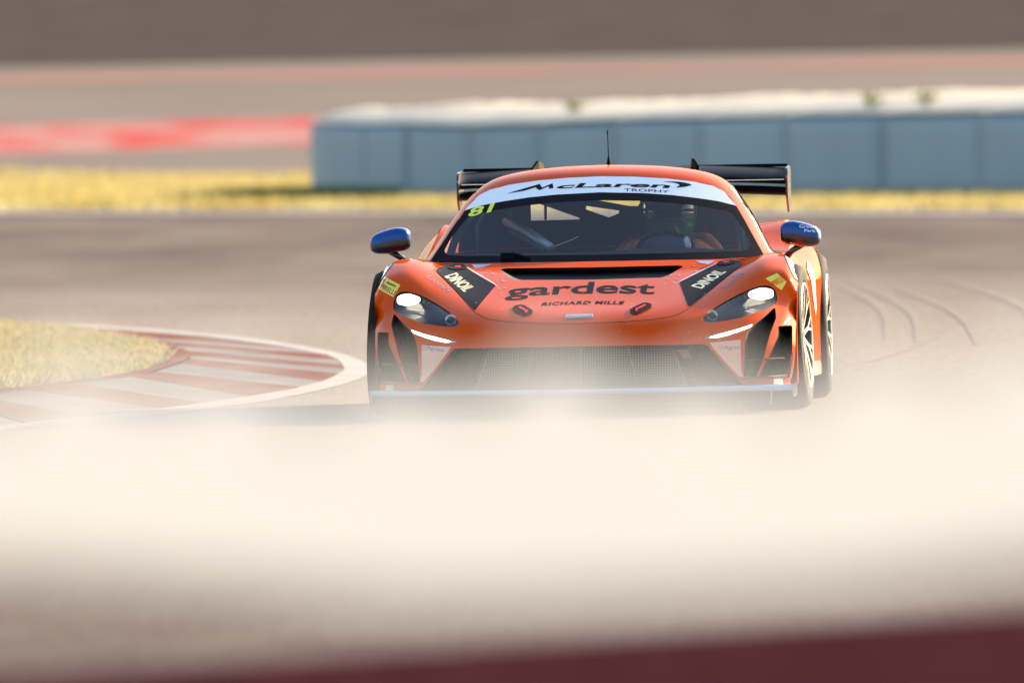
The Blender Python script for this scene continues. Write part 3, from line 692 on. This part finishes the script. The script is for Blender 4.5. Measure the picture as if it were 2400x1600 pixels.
# clockwise outline turned into the side-view polygons
fender_poly = arc(0, .335, .365, a0, 46, 14) + [(.36, .603), (.62, .598), (.62, .13)]
fender_nose = arc(0, .335, .365, 180 - a0, 141, 14) + [(-.31, .555), (-.36, .52), (-.40, .46), (-.44, .34), (-.44, .13)]
door_poly = [(.625, .13), (1.93, .13), (1.93, .735), (1.7, .705), (1.2, .70), (.9, .69), (.75, .655), (.625, .60)]
rear_poly = [(1.935, .13)] + rear_arch + [(3.2, .13), (3.5, .2), (3.6, .4), (3.57, .70), (3.3, .79), (2.95, .835), (2.6, .852), (2.3, .848), (2.1, .80), (1.935, .738)]
for s in (-1, 1):
    side_patch('front_fender_side', fender_poly, 'paint', s, car, [[(.44, .56), (.615, .575), (.615, .26), (.47, .27)]])
    side_patch('front_fender_side', fender_nose, 'paint', s, car)
    dr = side_patch('door', door_poly, 'paint', s, car, [round_poly([(1.60, .66), (1.925, .63), (1.925, .34), (1.85, .33)], .03)])
    side_patch('rear_fender_side', rear_poly, 'paint', s, car)
    # dark air channel behind the front wheel, dark side intake
    side_patch('air_channel', [(.40, .60), (.63, .60), (.63, .22), (.43, .22)], 'cavity', s, car, off=-.06)
    side_patch('side_intake', [(1.55, .70), (1.95, .69), (1.95, .30), (1.80, .30)], 'cavity', s, car, off=-.10)
    side_patch('stripe', [(1.98, .62), (2.10, .66), (2.16, .44), (2.13, .40)], 'vinyl_blue', s, car, off=.003)
    side_patch('sill', [(.62, .125), (2.22, .125), (2.15, .19), (.60, .19)], 'carbon', s, car, off=.012)
    side_patch('sticker', [(.95, .30), (1.5, .28), (1.5, .20), (.95, .20)], 'vinyl_blue', s, car, off=.003)
    # rear lip of the front fender reaching back to the door shoulder
    xs_ = np.linspace(.775, .963, 9); top = spline([.77, .80, .83, .88, .91, .938, .957, .965], [.704, .714, .720, .714, .700, .672, .635, .596])
    P0 = [(s * x, float(front(x, float(top(x)))), float(top(x))) for x in xs_]; P1 = []; P2 = []
    for i, x in enumerate(xs_):
        t = i / 8; P1.append((s * (.76 + .19 * t), .62 + .04 * t, float(top(x)) - .004 - .02 * t)); P2.append((s * (.745 + .13 * t), 1.0, .70 - .05 * t * t))
    v = P0 + P1 + P2; f = []
    for r_ in range(2):
        for i in range(8): q = (r_ * 9 + i, r_ * 9 + i + 1, (r_ + 1) * 9 + i + 1, (r_ + 1) * 9 + i); f.append(q if s < 0 else q[::-1])
    mesh_obj('fender_top', v, f, 'paint', car, True)
    # wheel-arch liners
    for cy, rr in ((0, .362), (2.64, .372)):
        v, f = lathe_x([(.55, rr - .002), (.93, rr - .002)], 32); f = [q for i, q in enumerate(f) if i < 18 or i > 30]
        v2, f2 = lathe_x([(.56, .02), (.56, rr - (.07 if cy == 0 else 0))], 32)
        MB().add([(s * x, y + cy, z + .34) for x, y, z in v2], f2).build('arch_liner', 'cavity', car)

# ---- rear deck and tail
dv = []; df = []; YS = [1.75, 1.95, 2.1, 2.3, 2.6, 2.95, 3.3, 3.57]; ZE = [.71, .738, .80, .848, .852, .835, .79, .70]; ZC = [.74, .77, .795, .81, .815, .80, .775, .71]
for y, ze, zc in zip(YS, ZE, ZC):
    xe = float(side(y, ze))
    for j in range(17):
        t = -1 + j / 8; dv.append((xe * t, y, zc + (ze - zc) * abs(t) ** 4))
for i in range(len(YS) - 1):
    for j in range(16): c = i * 17 + j; df.append((c, c + 1, c + 18, c + 17))
mesh_obj('rear_deck', dv, df, 'paint', car, True)
MB().box((-.84, 3.52, .2), (.84, 3.6, .66)).build('tail_panel', 'matt_black', car)

# ---- windshield, banner, roof
EDGE = [(0,1.076),(.15,1.072),(.30,1.061),(.43,1.044),(.52,1.022),(.57,.997),(.629,.932),(.70,.820),(.766,.712),(.774,.700)]
BLOW = [(.632,.929),(.55,.952),(.45,.969),(.33,.985),(.2,.996),(0,1.003)]
banner = sym(EDGE[:7] + [(.6305,.930)] + BLOW[1:])
CLEAR = round_poly(sym([(0,.966),(.2,.960),(.33,.949),(.45,.934),(.54,.917),(.612,.900),(.679,.812),(.712,.745),(.69,.726),(.62,.723),(.30,.721),(0,.720)]), .02, 4)
ws = patch('windshield', CLEAR, wind, 'windshield_glass', car, sx=.06, sz=.03, edge=.03)
FRIT = sym(BLOW[::-1] + [(.6295,.9305)] + EDGE[7:] + [(.70,.6955),(.4,.692),(0,.690)])
patch('windshield_border', FRIT, wind, 'frit_black', ws, [CLEAR], sx=.06, sz=.03, edge=.02)
patch('banner', banner, wind, 'vinyl_white', ws, sx=.05, sz=.03, edge=.02)
OUT = [(0,1.131),(.16,1.127),(.34,1.113),(.46,1.092),(.55,1.058),(.60,1.018),(.657,.948),(.737,.822),(.802,.712),(.812,.700)]
def resamp(p, n=40):
    p = np.array(p, float); d = np.concatenate([[0], np.cumsum(np.linalg.norm(np.diff(p, axis=0), axis=1))]); d /= d[-1]; t = np.linspace(0, 1, n)
    return np.stack([spline(d, p[:, 0])(t), spline(d, p[:, 1])(t)], 1)
E_, O_ = resamp(EDGE), resamp(OUT)
def section(k):
    if k == 0: xz = E_; y = wind(xz[:, 0], xz[:, 1])
    elif k == 1: xz = E_ * .62 + O_ * .38; y = wind(E_[:, 0], E_[:, 1]) + .045
    elif k == 2: xz = E_ * .22 + O_ * .78; y = wind(E_[:, 0], E_[:, 1]) + .15
    elif k == 3: xz = O_; y = wind(E_[:, 0], E_[:, 1]) + .36
    elif k == 4: xz = O_ * np.array([.985, .992]); y = np.maximum(wind(E_[:, 0], E_[:, 1]) + .62, 1.55)
    else: xz = O_ * np.array([.93, .965]); y = np.maximum(wind(E_[:, 0], E_[:, 1]) + 1.0, 2.15)
    return np.stack([xz[:, 0], y, xz[:, 1]], 1)
S = [section(k) for k in range(6)]; S = [np.concatenate([q[::-1] * np.array([-1, 1, 1]), q[1:]], 0) for q in S]
w_ = len(S[0]); rv = np.concatenate(S, 0); rf = []; gf = []
for k_ in range(5):
    for j in range(w_ - 1):
        q = (k_ * w_ + j, k_ * w_ + j + 1, (k_ + 1) * w_ + j + 1, (k_ + 1) * w_ + j)
        (gf if k_ >= 2 and (j < 15 or j > w_ - 17) else rf).append(q)
roof = mesh_obj('roof', rv, rf, 'paint', car, True); mesh_obj('side_window', rv, gf, 'side_glass', car, True)
su = roof.modifiers.new('subdivision', 'SUBSURF'); su.levels = 1; su.render_levels = 1; su.boundary_smooth = 'PRESERVE_CORNERS'
# roll bar line under the roof and antenna
ant = MB().tube([(0, 1.95, 1.118), (0, 1.95, 1.125), (-.001, 1.95, 1.165)], [.014, .012, .004], 10).build('antenna', 'matt_black', car, True)
MB().tube([(-.001, 1.95, 1.16), (-.004, 1.95, 1.285)], [.0028, .0022], 8).build('rod', 'matt_black', ant)
MB().tube([(-.004, 1.95, 1.268), (-.004, 1.95, 1.287)], .0036, 8).build('tip', 'matt_black', ant)
# wiper
wp = MB(); P = [(-.42, .716), (-.44, .735), (-.36, .735), (-.30, .712)]
for (xa, za), (xb, zb) in (((-.43, .722), (-.352, .724)), ((-.36, .724), (-.30, .708))):
    wp.tube([(xa, float(wind(xa, za)) - .02, za), (xb, float(wind(xb, zb)) - .02, zb)], .008, 8)
wp.box((-.436, float(wind(-.4, .722)) - .035, .705), (-.37, float(wind(-.4, .722)) - .012, .735)); wp.build('wiper', 'matt_black', car)

# ---- lettering and graphics
lettering('81', wind, 'vinyl_lime', ws, (-.612, .899), (.120, .025), (.004, .038), bold=.03, shear=.12, name='race_number')
bw = lambda x: -.13 * np.abs(x) ** 2.2
lettering('cLaren', wind, 'vinyl_black', ws, (-.205, 1.026), (.525, 0), (.008, .0205), bold=.026, shear=.1, warp=bw)
patch('letter', [(-.438,1.003),(-.285,1.045),(-.28,1.038),(-.272,1.028),(-.225,1.047),(-.218,1.025),(-.238,1.0225),(-.242,1.034),(-.282,1.017),(-.292,1.020),(-.302,1.030),(-.36,1.014)][::-1], wind, 'vinyl_black', ws, off=.0012, edge=.02)
patch('logo_swoosh', smooth_poly([(.29,1.046),(.36,1.044),(.418,1.031),(.40,1.022),(.352,1.0185),(.366,1.028),(.352,1.036),(.33,1.041)], 4), wind, 'vinyl_black', ws, off=.0012, edge=.01)
lettering('TROPHY', wind, 'vinyl_black', ws, (.112, 1.0075), (.208, 0), (0, .0125), warp=lambda x: -.14 * np.abs(x) ** 2, bold=.004)
lettering('gardest', front, 'vinyl_black', hood, (-.362, .553), (.676, 0), (0, .050), arch=.075, bold=.018)
lettering('RICHARD MILLE', front, 'vinyl_black', hood, (-.190, .506), (.372, 0), (.004, .0135), arch=.1, bold=.035, spacing=1.15)
bd = patch('badge', round_poly([(-.066,.4455),(.056,.4465),(.055,.463),(-.067,.462)], .003, 2), front, 'silver', car, off=.003)
patch('badge_face', round_poly([(-.0635,.4478),(.0535,.4486),(.0525,.4608),(-.0643,.4600)], .002, 2), front, 'gloss_black', bd, off=.004)
lettering('McLaren', front, 'silver', bd, (-.050, .4520), (.085, .0006), (.004, .0052), off=.005, bold=.01, shear=.3)
for s in (-1, 1):
    M_ = (lambda p: p) if s > 0 else mir
    patch('hood_panel', M_(round_poly([(.700,.667),(.695,.679),(.655,.6855),(.60,.684),(.42,.594),(.486,.487)], .006, 3)), front, 'vinyl_black', hood, off=.0014, sx=.03, sz=.01, edge=.012)
    patch('panel_edge', M_([(.603,.684),(.590,.684),(.43,.6035),(.385,.570),(.42,.594)]), front, 'vinyl_pale', hood, off=.0022, sx=.03, sz=.01, edge=.012)
    patch('triangle_mark', M_([(.56,.6835),(.47,.6835),(.50,.673),(.535,.669)]), front, 'vinyl_blue', hood, off=.0016, edge=.012)
    for k in range(20):
        cx, cz = rng.uniform(.36, .52), 0; cz = .60 + (cx - .36) * .40 + rng.uniform(-.035, .02); d = rng.uniform(.002, .011)
        if cz > .672 or cx < .425 and cz > .612 + (cx - .33) * .6 or cx > .42 + max(0, cz - .594) * 1.9 - .015: continue
        patch('triangle_mark', M_([(cx - d, cz), (cx + d, cz), (cx + d * .3, cz + d * .55)][::s]), front, 'vinyl_purple', hood, off=.0018)
    for k in range(9):
        cx = rng.uniform(.335, .40); cz = rng.uniform(.545, .60); d = rng.uniform(.002, .005)
        patch('triangle_mark', M_([(cx - d, cz), (cx + d, cz), (cx, cz + d * .7)][::s]), front, 'vinyl_purple', hood, off=.0018)
    # hood pins
    for cx, cz, w, h, tx in ((.269, .482, .046, .024, .02), (.617, .6735, .041, .0095, .004)):
        oc = [(cx - w, cz - h * .1), (cx - w * .9, cz - h * .75), (cx - w * .3, cz - h), (cx + w * .25, cz - h * .6), (cx + w, cz + h * .25), (cx + w * .85, cz + h * .8), (cx + w * .3, cz + h), (cx - w * .2, cz + h * .75)]
        if tx < .01: oc = [(cx - w, cz), (cx - w * .7, cz - h), (cx + w * .4, cz - h), (cx + w, cz - h * .1), (cx + w * .7, cz + h), (cx - w * .4, cz + h)]
        pin = patch('hood_pin', M_(smooth_poly(oc, 3)), front, 'matt_black', hood, off=.005, edge=.012)
        if tx > .01: ar = [(cx - .024, cz - .012), (cx - .012, cz - .012), (cx - .014, cz - .006), (cx + .022, cz + .011), (cx + .014, cz + .016), (cx - .021, cz - .001), (cx - .024, cz + .001)]
        else: ar = [(cx - .016, cz - .0035), (cx + .012, cz - .002), (cx + .014, cz + .004), (cx - .012, cz + .003)]
        patch('arrow', M_(ar), front, 'vinyl_red', pin, off=.0065, edge=.01)
if True:
    lettering('DINOIL', front, 'vinyl_gold', hood, (.529, .564), (.104, .072), (-.052, .011), bold=.03, off=.0028)
    lettering('DINOIL', front, 'vinyl_gold', hood, (-.654, .637), (.103, -.070), (.044, .014), bold=.03, off=.0028)
    lettering('Loom24', front, 'vinyl_grey', car, (.648, .567), (.083, .066), (-.036, .002))
    lettering('Loom24', front, 'vinyl_grey', car, (-.735, .640), (.108, -.070), (.028, .004))
    for s, ps in ((1, [(.822,.607),(.873,.630),(.917,.59),(.893,.553)]), (-1, [(-.921,.644),(-.842,.605),(-.874,.551),(-.945,.59)])):
        st = patch('sticker', ps, front, 'vinyl_yellow', car, off=.0012, sx=.02, sz=.015)
    lettering('PIRELLI', front, 'vinyl_purple', car, (-.938, .592), (.066, -.033), (.012, .020), off=.0022, bold=.01)
    patch('letter_bar', [(-.905,.622),(-.862,.601),(-.866,.595),(-.909,.616)], front, 'vinyl_purple', car, off=.0022)
    lettering('PIRELLI', front, 'vinyl_red', car, (.864, .572), (.040, .022), (-.018, .020), off=.0022, bold=.01)
    for s in (-1, 1):
        M_ = (lambda p: p) if s > 0 else mir
        patch('side_panel', M_([(.585,.328),(.722,.337),(.724,.20),(.732,.172),(.715,.172),(.66,.232),(.60,.305)]), front, 'vinyl_pale', car, off=.0014, sx=.03, sz=.02)
    lettering('Agrone', front, 'vinyl_grey', car, (.648, .296), (.092, .001), (0, .018), off=.0024)
    lettering('Agrone', front, 'vinyl_grey', car, (-.697, .318), (.080, -.013), (0, .017), off=.0024)
    for cx, cz in ((.633, .304), (-.710, .322)):
        for k in range(8):
            a = k * math.pi / 4; patch('logo_dot', [(cx + .0085 * math.cos(a) + .0026 * math.cos(t), cz + .0085 * math.sin(a) + .0026 * math.sin(t)) for t in (0, 1.57, 3.14, 4.71)], front, 'vinyl_grey', car, off=.0024)
    patch('arrow', [(.405,.372),(.415,.372),(.43,.352),(.437,.352),(.428,.338),(.411,.345),(.419,.349)][::-1], front, 'vinyl_red', car, off=.0015)

sv_ = []; sf_ = []
for k in range(50):
    x = float(rng.uniform(-.62, .62)); z = float(rng.uniform(.34, .56)); d = float(rng.uniform(.0010, .0026))
    p_, _ = lift(front, np.array([(x - d, z), (x, z - d * .8), (x + d, z), (x, z + d * .8)]), .0016); q = len(sv_); sv_ += list(p_); sf_.append((q, q + 1, q + 2, q + 3))
kind(mesh_obj('stone_chips', sv_, sf_, 'vinyl_pale', car), 'stuff')
# ---- mirrors
def msurf(cx, s):
    def f(x, z):
        dx = (x - cx) / .094 * s; dz = (z - .797) / .058; return .60 - .10 * np.sqrt(np.clip(1 - np.abs(dx) ** 2.6 - np.abs(dz) ** 2.6, .02, 1))
    return f
for s in (-1, 1):
    mv, mf = ellipsoid((0, 0, 0), (1, 1, 1), 48, 28, .52); caps = []; hous = []
    V = []
    for x, y, z in mv:
        taper = 1 - .30 * max(0, -x) * (z < 0) - .12 * max(0, x)          # outer (x>0) end narrower
        zz = z * .058 * taper - .020 * max(-.3, x) + (.010 * x if z < 0 else 0)
        V.append((s * (.947 + x * .094), .60 + y * (.09 if y < 0 else .05), .797 + zz))
    for q in mf:
        c = sum((Vector(mv[i]) for i in q), Vector()) / 4
        (caps if c.z > -.10 else hous).append(q if s > 0 else q[::-1])
    mi = mesh_obj('mirror', V, hous, 'gloss_black', car, True); mesh_obj('cap', V, caps, 'mirror_blue', mi, True)
    MB().tube([(s * .955, .62, .752), (s * .905, .63, .722), (s * .872, .66, .690)], [.016, .014, .018], 10).build('stalk', 'gloss_black', mi, True)
    MB().prism([(s * .955, .57, .752), (s * 1.0, .58, .765), (s * 1.025, .60, .775), (s * .99, .62, .752), (s * .95, .62, .742)], (0, 0, .008)).build('trim', 'gloss_black', mi)
    if s > 0:
        lettering('Green', lambda x, z: msurf(.947, 1)(x, z) - .004, 'vinyl_white', mi, (.945, .825), (.072, -.004), (0, .013), off=.006)
        lettering('Park', lambda x, z: msurf(.947, 1)(x, z) - .004, 'vinyl_white', mi, (.968, .808), (.046, -.003), (0, .012), off=.006)

# ---- rear wing
wing = MB(); nx = 30
def wz(x): return -.022 * (abs(x) / .78) ** 2
def foil(y0, z0, ch, ang, th, n=10):
    P = []
    for i in range(2 * n):
        t = i / n if i < n else 2 - i / n
        c = (1 - math.cos(math.pi * t)) / 2; h = th * (1.6 * math.sqrt(max(c, 0)) * (1 - c) + .02) * (1 if i < n else -.9)
        y = c * ch; P.append((y0 + y * math.cos(ang) - h * math.sin(ang), z0 + y * math.sin(ang) + h * math.cos(ang)))
    return P
def wing_part(P, name, m, parent, xw=.778):
    v = []; f = []; k = len(P)
    for i in range(nx + 1):
        x = -xw + 2 * xw * i / nx
        for y, z in P: v.append((x, y, z + wz(x)))
    for i in range(nx):
        for j in range(k): f.append((i * k + j, i * k + (j + 1) % k, (i + 1) * k + (j + 1) % k, (i + 1) * k + j))
    f += [tuple(range(k)), tuple(range(nx * k + k - 1, nx * k - 1, -1))]
    return mesh_obj(name, v, f, m, parent, True)
rw = wing_part(foil(3.22, 1.040, .30, R(14), .030), 'rear_wing', 'wing_black', car)
wing_part(foil(3.26, 1.006, .22, R(-4), .036), 'lower_plane', 'wing_black', rw)
MB().box((-.77, 3.215, 1.034), (.77, 3.222, 1.0375)).build('leading_strip', 'silver', rw)
MB().box((-.775, 3.50, 1.095), (.775, 3.506, 1.11)).build('gurney_flap', 'wing_black', rw)
for s in (-1, 1):
    P = round_poly([(3.16, 1.085), (3.20, 1.115), (3.50, 1.12), (3.55, 1.08), (3.55, .95), (3.48, .90), (3.36, .90), (3.17, .98)], .02, 3)
    b = MB().prism([(s * .779, y, z + wz(.78)) for y, z in P], (s * .010, 0, 0)).build('end_plate', 'carbon', rw)
    # swan-neck pylon: a thin plate rising over the leading edge
    cv = [(3.42, .80, .46), (3.30, .92, .44), (3.16, 1.03, .42), (3.10, 1.09, .395), (3.16, 1.125, .37), (3.30, 1.115, .36), (3.40, 1.09, .355)]
    v = []; f = []
    for (y, z, x) in cv:
        for dx, dz in ((-.006, -.018), (.006, -.018), (.006, .018), (-.006, .018)): v.append((s * x - .03 + dx, y, z + dz))
    for i in range(len(cv) - 1):
        for j in range(4): f.append((i * 4 + j, i * 4 + (j + 1) % 4, (i + 1) * 4 + (j + 1) % 4, (i + 1) * 4 + j))
    f += [(3, 2, 1, 0), tuple(range(len(v) - 4, len(v)))]
    mesh_obj('pylon', v, f, 'wing_black', rw)

# ---- wheels
def wheel(x, y, s, steer, w, rad):
    h = MB(); hv, hf = lathe_x([(w / 2 - .03, .002), (w / 2 - .015, .02), (w / 2 - .015, .038), (w / 2 - .03, .05), (-.02, .055)], 24)
    wh = mesh_obj('wheel', [(s * a, b, c) for a, b, c in hv], [q if s > 0 else q[::-1] for q in hf], 'dark_metal', car, True)
    wh.location = (s * x, y, rad); wh.rotation_euler = (0, -s * R(2.6 if y == 0 else 1.5), steer)
    tv, tf = lathe_x([(-.12, .235), (-.14, .255), (-w / 2, .29), (-w / 2 + .004, .315), (-w / 2 + .03, rad - .004), (-w / 2 + .07, rad), (-.03, rad), (-.028, rad - .004), (-.022, rad - .004), (-.02, rad), (.02, rad), (.022, rad - .004), (.028, rad - .004), (.03, rad), (w / 2 - .07, rad), (w / 2 - .03, rad - .004), (w / 2 - .004, .315), (w / 2, .29), (w / 2, .262), (w / 2 - .002, .243), (w / 2 - .03, .236)], 96)
    mesh_obj('tyre', [(s * a, b, c) for a, b, c in tv], [q if s > 0 else q[::-1] for q in tf], 'tyre_rubber', wh, True)
    rv_, rf_ = lathe_x([(w / 2 - .004, .243), (w / 2 + .003, .240), (w / 2 + .002, .234), (w / 2 - .004, .232)], 64)
    mesh_obj('rim', [(s * a, b, c) for a, b, c in rv_], [q if s > 0 else q[::-1] for q in rf_], 'rim_metal', wh, True)
    bv, bf = lathe_x([(.0, .06), (.0, .185), (-.03, .185)], 40); mesh_obj('brake_disc', [(s * a, b, c) for a, b, c in bv], bf, 'dark_metal', wh)
    mb, fb = lathe_x([(-.04, .05), (-.04, .215), (w / 2 - .004, .232)], 40); mesh_obj('barrel_back', [(s * a, b, c) for a, b, c in mb], fb, 'cavity', wh)
    sm = None
    for k in range(10):
        a = 2 * math.pi * k / 10 + .2
        if sm is None:
            b = MB()
            def bar(r0, t0, x0, r1, t1, x1, w0, w1):
                def p(r, t, x_, d): return (s * x_, r * math.cos(t) - d * math.sin(t), r * math.sin(t) + d * math.cos(t))
                P = [p(r0, t0, x0, -w0), p(r0, t0, x0, w0), p(r1, t1, x1, w1), p(r1, t1, x1, -w1)]
                b.prism(P, (-s * .022, 0, 0))
            bar(.03, 0, w / 2 - .02, .13, .05, w / 2 - .006, .011, .009); bar(.125, .05, w / 2 - .0065, .236, .17, w / 2 + .001, .007, .006); bar(.125, .05, w / 2 - .0065, .236, -.10, w / 2 + .001, .007, .006)
            o = b.build('spoke', 'rim_metal', wh); sm = o.data
        else:
            o = bpy.data.objects.new('spoke', sm); C.objects.link(o); o.parent = wh
        o.rotation_euler = (a, 0, 0)
    return wh
for s in (-1, 1):
    wheel(.838, 0, s, R(-3.0), .31, .333)
    wheel(.830, 2.64, s, 0, .33, .345)

# ---- cockpit
patch('rear_bulkhead', sym([(0,1.09),(.3,1.075),(.5,1.03),(.6,.95),(.7,.80),(.72,.60),(0,.60)]), lambda x, z: np.full(np.shape(x), 1.80), 'interior', car,
      [[(-.362,.953),(-.338,.955),(-.134,.880),(-.136,.873),(-.362,.871)], [(-.094,.971),(.167,.971),(.14,.931),(.08,.933),(.05,.928),(-.098,.951)], [(-.102,.935),(.051,.911),(.051,.899),(0,.879),(-.104,.914)]], sx=.15, sz=.1, edge=.1)
MB().box((-.3, 1.80, .873), (-.286, 1.82, .95)).build('roll_bar', 'interior', car)
da = MB(); v = []; n = 24
for i in range(n + 1):
    x = -.70 + 1.4 * i / n
    for d, z in ((.08, .60), (.08, .705), (.12, .722), (.30, .728 + .02 * math.exp(-((x - .3) / .2) ** 2)), (.42, .70), (.42, .45)): v.append((x, .45 + .45 * x * x + d, z))
da.add(v, [(i * 6 + j, i * 6 + j + 1, (i + 1) * 6 + j + 1, (i + 1) * 6 + j) for i in range(n) for j in range(5)]); da.build('dashboard', 'interior', car, True)
MB().tube([(-.463, 1.50, .873), (-.40, 1.35, .845), (-.32, 1.15, .806), (-.224, .95, .752)], [.020, .022, .024, .020], 14).build('air_duct', 'duct', car, True)
MB().tube([(-.43, 1.3, .83), (-.33, 1.1, .78), (-.26, .95, .74)], .012, 10).build('air_duct', 'interior', car, True)
cage = MB()
for s in (-1, 1):
    cage.tube([(s * .62, 1.72, .30), (s * .60, 1.72, .85), (s * .50, 1.72, 1.02), (s * .30, 1.72, 1.055), (0, 1.72, 1.06)], .019, 10)
    cage.tube([(s * .60, 1.70, .92), (s * .585, 1.35, .95), (s * .66, .95, .82), (s * .69, .72, .70)], .019, 10)
cage.tube([(-.44, 1.70, 1.025), (.12, 1.70, .82)], .02, 10); cage.tube([(-.1, 1.70, .96), (.2, 1.70, .90)], .014, 10); cage.tube([(.0, 1.70, .86), (.25, 1.70, .96)], .014, 10)
cage.build('roll_cage', 'interior', car, True)
MB().tube([(-.435, 1.5, .945), (-.442, 1.5, .895), (-.425, 1.5, .862)], .0025, 6).build('cable', 'silver', car)
MB().tube([(-.205, .93, .757), (-.13, .95, .785), (-.10, .97, .80)], .002, 6).build('cable', 'silver', car)
pv, pf = ellipsoid((.31, .93, .745), (.115, .10, .055)); mesh_obj('instrument_pod', pv, pf, 'interior', car, True)
pv, pf = ellipsoid((.406, .90, .750), (.022, .03, .044)); mesh_obj('pod_sunlit_end', pv, pf, 'helmet_white', car, True)  # sunlight on the pod's right end, put in as a white cap
sw, sf_ = lathe_x([(0, 0)], 3)
tv_, tf_ = [], []
for i in range(36):
    a = 2 * math.pi * i / 36; 
    for j in range(8):
        b = 2 * math.pi * j / 8; r_ = .155 + .014 * math.cos(b); tv_.append((.30 + r_ * math.cos(a), 1.10 + .014 * math.sin(b) - .25 * r_ * math.sin(a), .66 + r_ * math.sin(a) * .95))
for i in range(36):
    for j in range(8): tf_.append((i * 8 + j, ((i + 1) % 36) * 8 + j, ((i + 1) % 36) * 8 + (j + 1) % 8, i * 8 + (j + 1) % 8))
mesh_obj('steering_wheel', tv_, tf_, 'matt_black', car, True)
st = MB(); 
for w0, w1, y0, y1, z0, z1 in ((.26, .24, 1.5, 1.74, .22, .32), (.26, .22, 1.70, 1.79, .32, .80), (.17, .14, 1.72, 1.79, .80, 1.0)):
    st.add([(.30 - w0, y0, z0), (.30 + w0, y0, z0), (.30 + w0, y1, z0), (.30 - w0, y1, z0), (.30 - w1, y0 + .04, z1), (.30 + w1, y0 + .04, z1), (.30 + w1, y1, z1), (.30 - w1, y1, z1)], [(0, 3, 2, 1), (4, 5, 6, 7), (0, 1, 5, 4), (1, 2, 6, 5), (2, 3, 7, 6), (3, 0, 4, 7)])
st.build('seat', 'interior', car)

# ---- driver
def l2w(p): return car.matrix_basis @ Vector(p)
drv = empty('person', (0, 0, 0)); drv.matrix_basis = Matrix.Translation((.360, 78.1, 0)) @ Matrix.Rotation(-PSI, 4, 'Z') @ Matrix.Translation((.30, 1.55, .36)); tag(drv, 'driver in orange suit and green helmet seated behind the windshield, hands on the wheel', 'person')
J = {'pelvis': ((0, .06, 0), .13), 'waist': ((0, .07, .15), .125), 'chest': ((0, .06, .30), .135), 'neck': ((0, .05, .42), .06), 'head': ((0, .03, .50), .07)}
B = [('pelvis', 'waist'), ('waist', 'chest'), ('chest', 'neck'), ('neck', 'head')]
for s, n in ((-1, 'l'), (1, 'r')):
    J.update({n + 'sh': ((s * .165, .05, .385), .075), n + 'el': ((s * .235, -.22, .30), .052), n + 'wr': ((s * .16, -.40, .37), .038), n + 'ha': ((s * .15, -.445, .385), .036),
              n + 'hip': ((s * .10, -.02, -.02), .095), n + 'kn': ((s * .13, -.42, .08), .065), n + 'an': ((s * .10, -.80, -.10), .045), n + 'to': ((s * .10, -.90, -.02), .035)})
    B += [('chest', n + 'sh'), (n + 'sh', n + 'el'), (n + 'el', n + 'wr'), (n + 'wr', n + 'ha'), ('pelvis', n + 'hip'), (n + 'hip', n + 'kn'), (n + 'kn', n + 'an'), (n + 'an', n + 'to')]
    for k in range(4):
        J[n + 'f%d' % k] = ((s * (.14 - .008 * k), -.475, .40 - .02 * k), .009); J[n + 'g%d' % k] = ((s * (.115 - .004 * k), -.465, .395 - .019 * k), .008)
        B += [(n + 'ha', n + 'f%d' % k), (n + 'f%d' % k, n + 'g%d' % k)]
    J[n + 't'] = ((s * .13, -.42, .415), .010); B.append((n + 'ha', n + 't'))
kk = list(J); me = bpy.data.meshes.new('body'); me.from_pydata([J[q][0] for q in kk], [(kk.index(a), kk.index(b)) for a, b in B], []); me.materials.append(MATS['suit'])
bo = bpy.data.objects.new('body', me); C.objects.link(bo); bo.parent = drv
sk = bo.modifiers.new('skin', 'SKIN'); sk.use_smooth_shade = True
for i, q in enumerate(kk):
    d = me.skin_vertices[0].data[i]; d.radius = (J[q][1], J[q][1]); d.use_root = q == 'pelvis'
sb = bo.modifiers.new('subdivision', 'SUBSURF'); sb.levels = 1; sb.render_levels = 2
hv, hf = ellipsoid((0, .02, .535), (.128, .158, .148), 40, 28)
gw = {'helmet_green': [], 'helmet_white': [], 'visor': []}
for q in hf:
    c = sum((Vector(hv[i]) for i in q), Vector()) / 4; a = math.degrees(math.atan2(c.x, -(c.y - .02)))
    k = 'visor' if abs(a) < 62 and .515 < c.z < .588 else ('helmet_white' if c.z > .592 or (abs(a) > 75 and c.z > .53) else 'helmet_green'); gw[k].append(q)
hel = mesh_obj('helmet', hv, gw['helmet_green'], 'helmet_green', drv, True)
mesh_obj('helmet_crown', hv, gw['helmet_white'], 'helmet_white', hel, True); mesh_obj('visor', hv, gw['visor'], 'visor', hel, True)
def hp(x, z): return .02 - .158 * math.sqrt(max(0, 1 - (x / .128) ** 2 - ((z - .535) / .148) ** 2)) - .004
mesh_obj('helmet_mark', [(x, hp(x, z), z) for x, z in ((.048, .605), (.078, .635), (.092, .605), (.075, .578))], [(0, 3, 2, 1)], 'vinyl_red', hel)
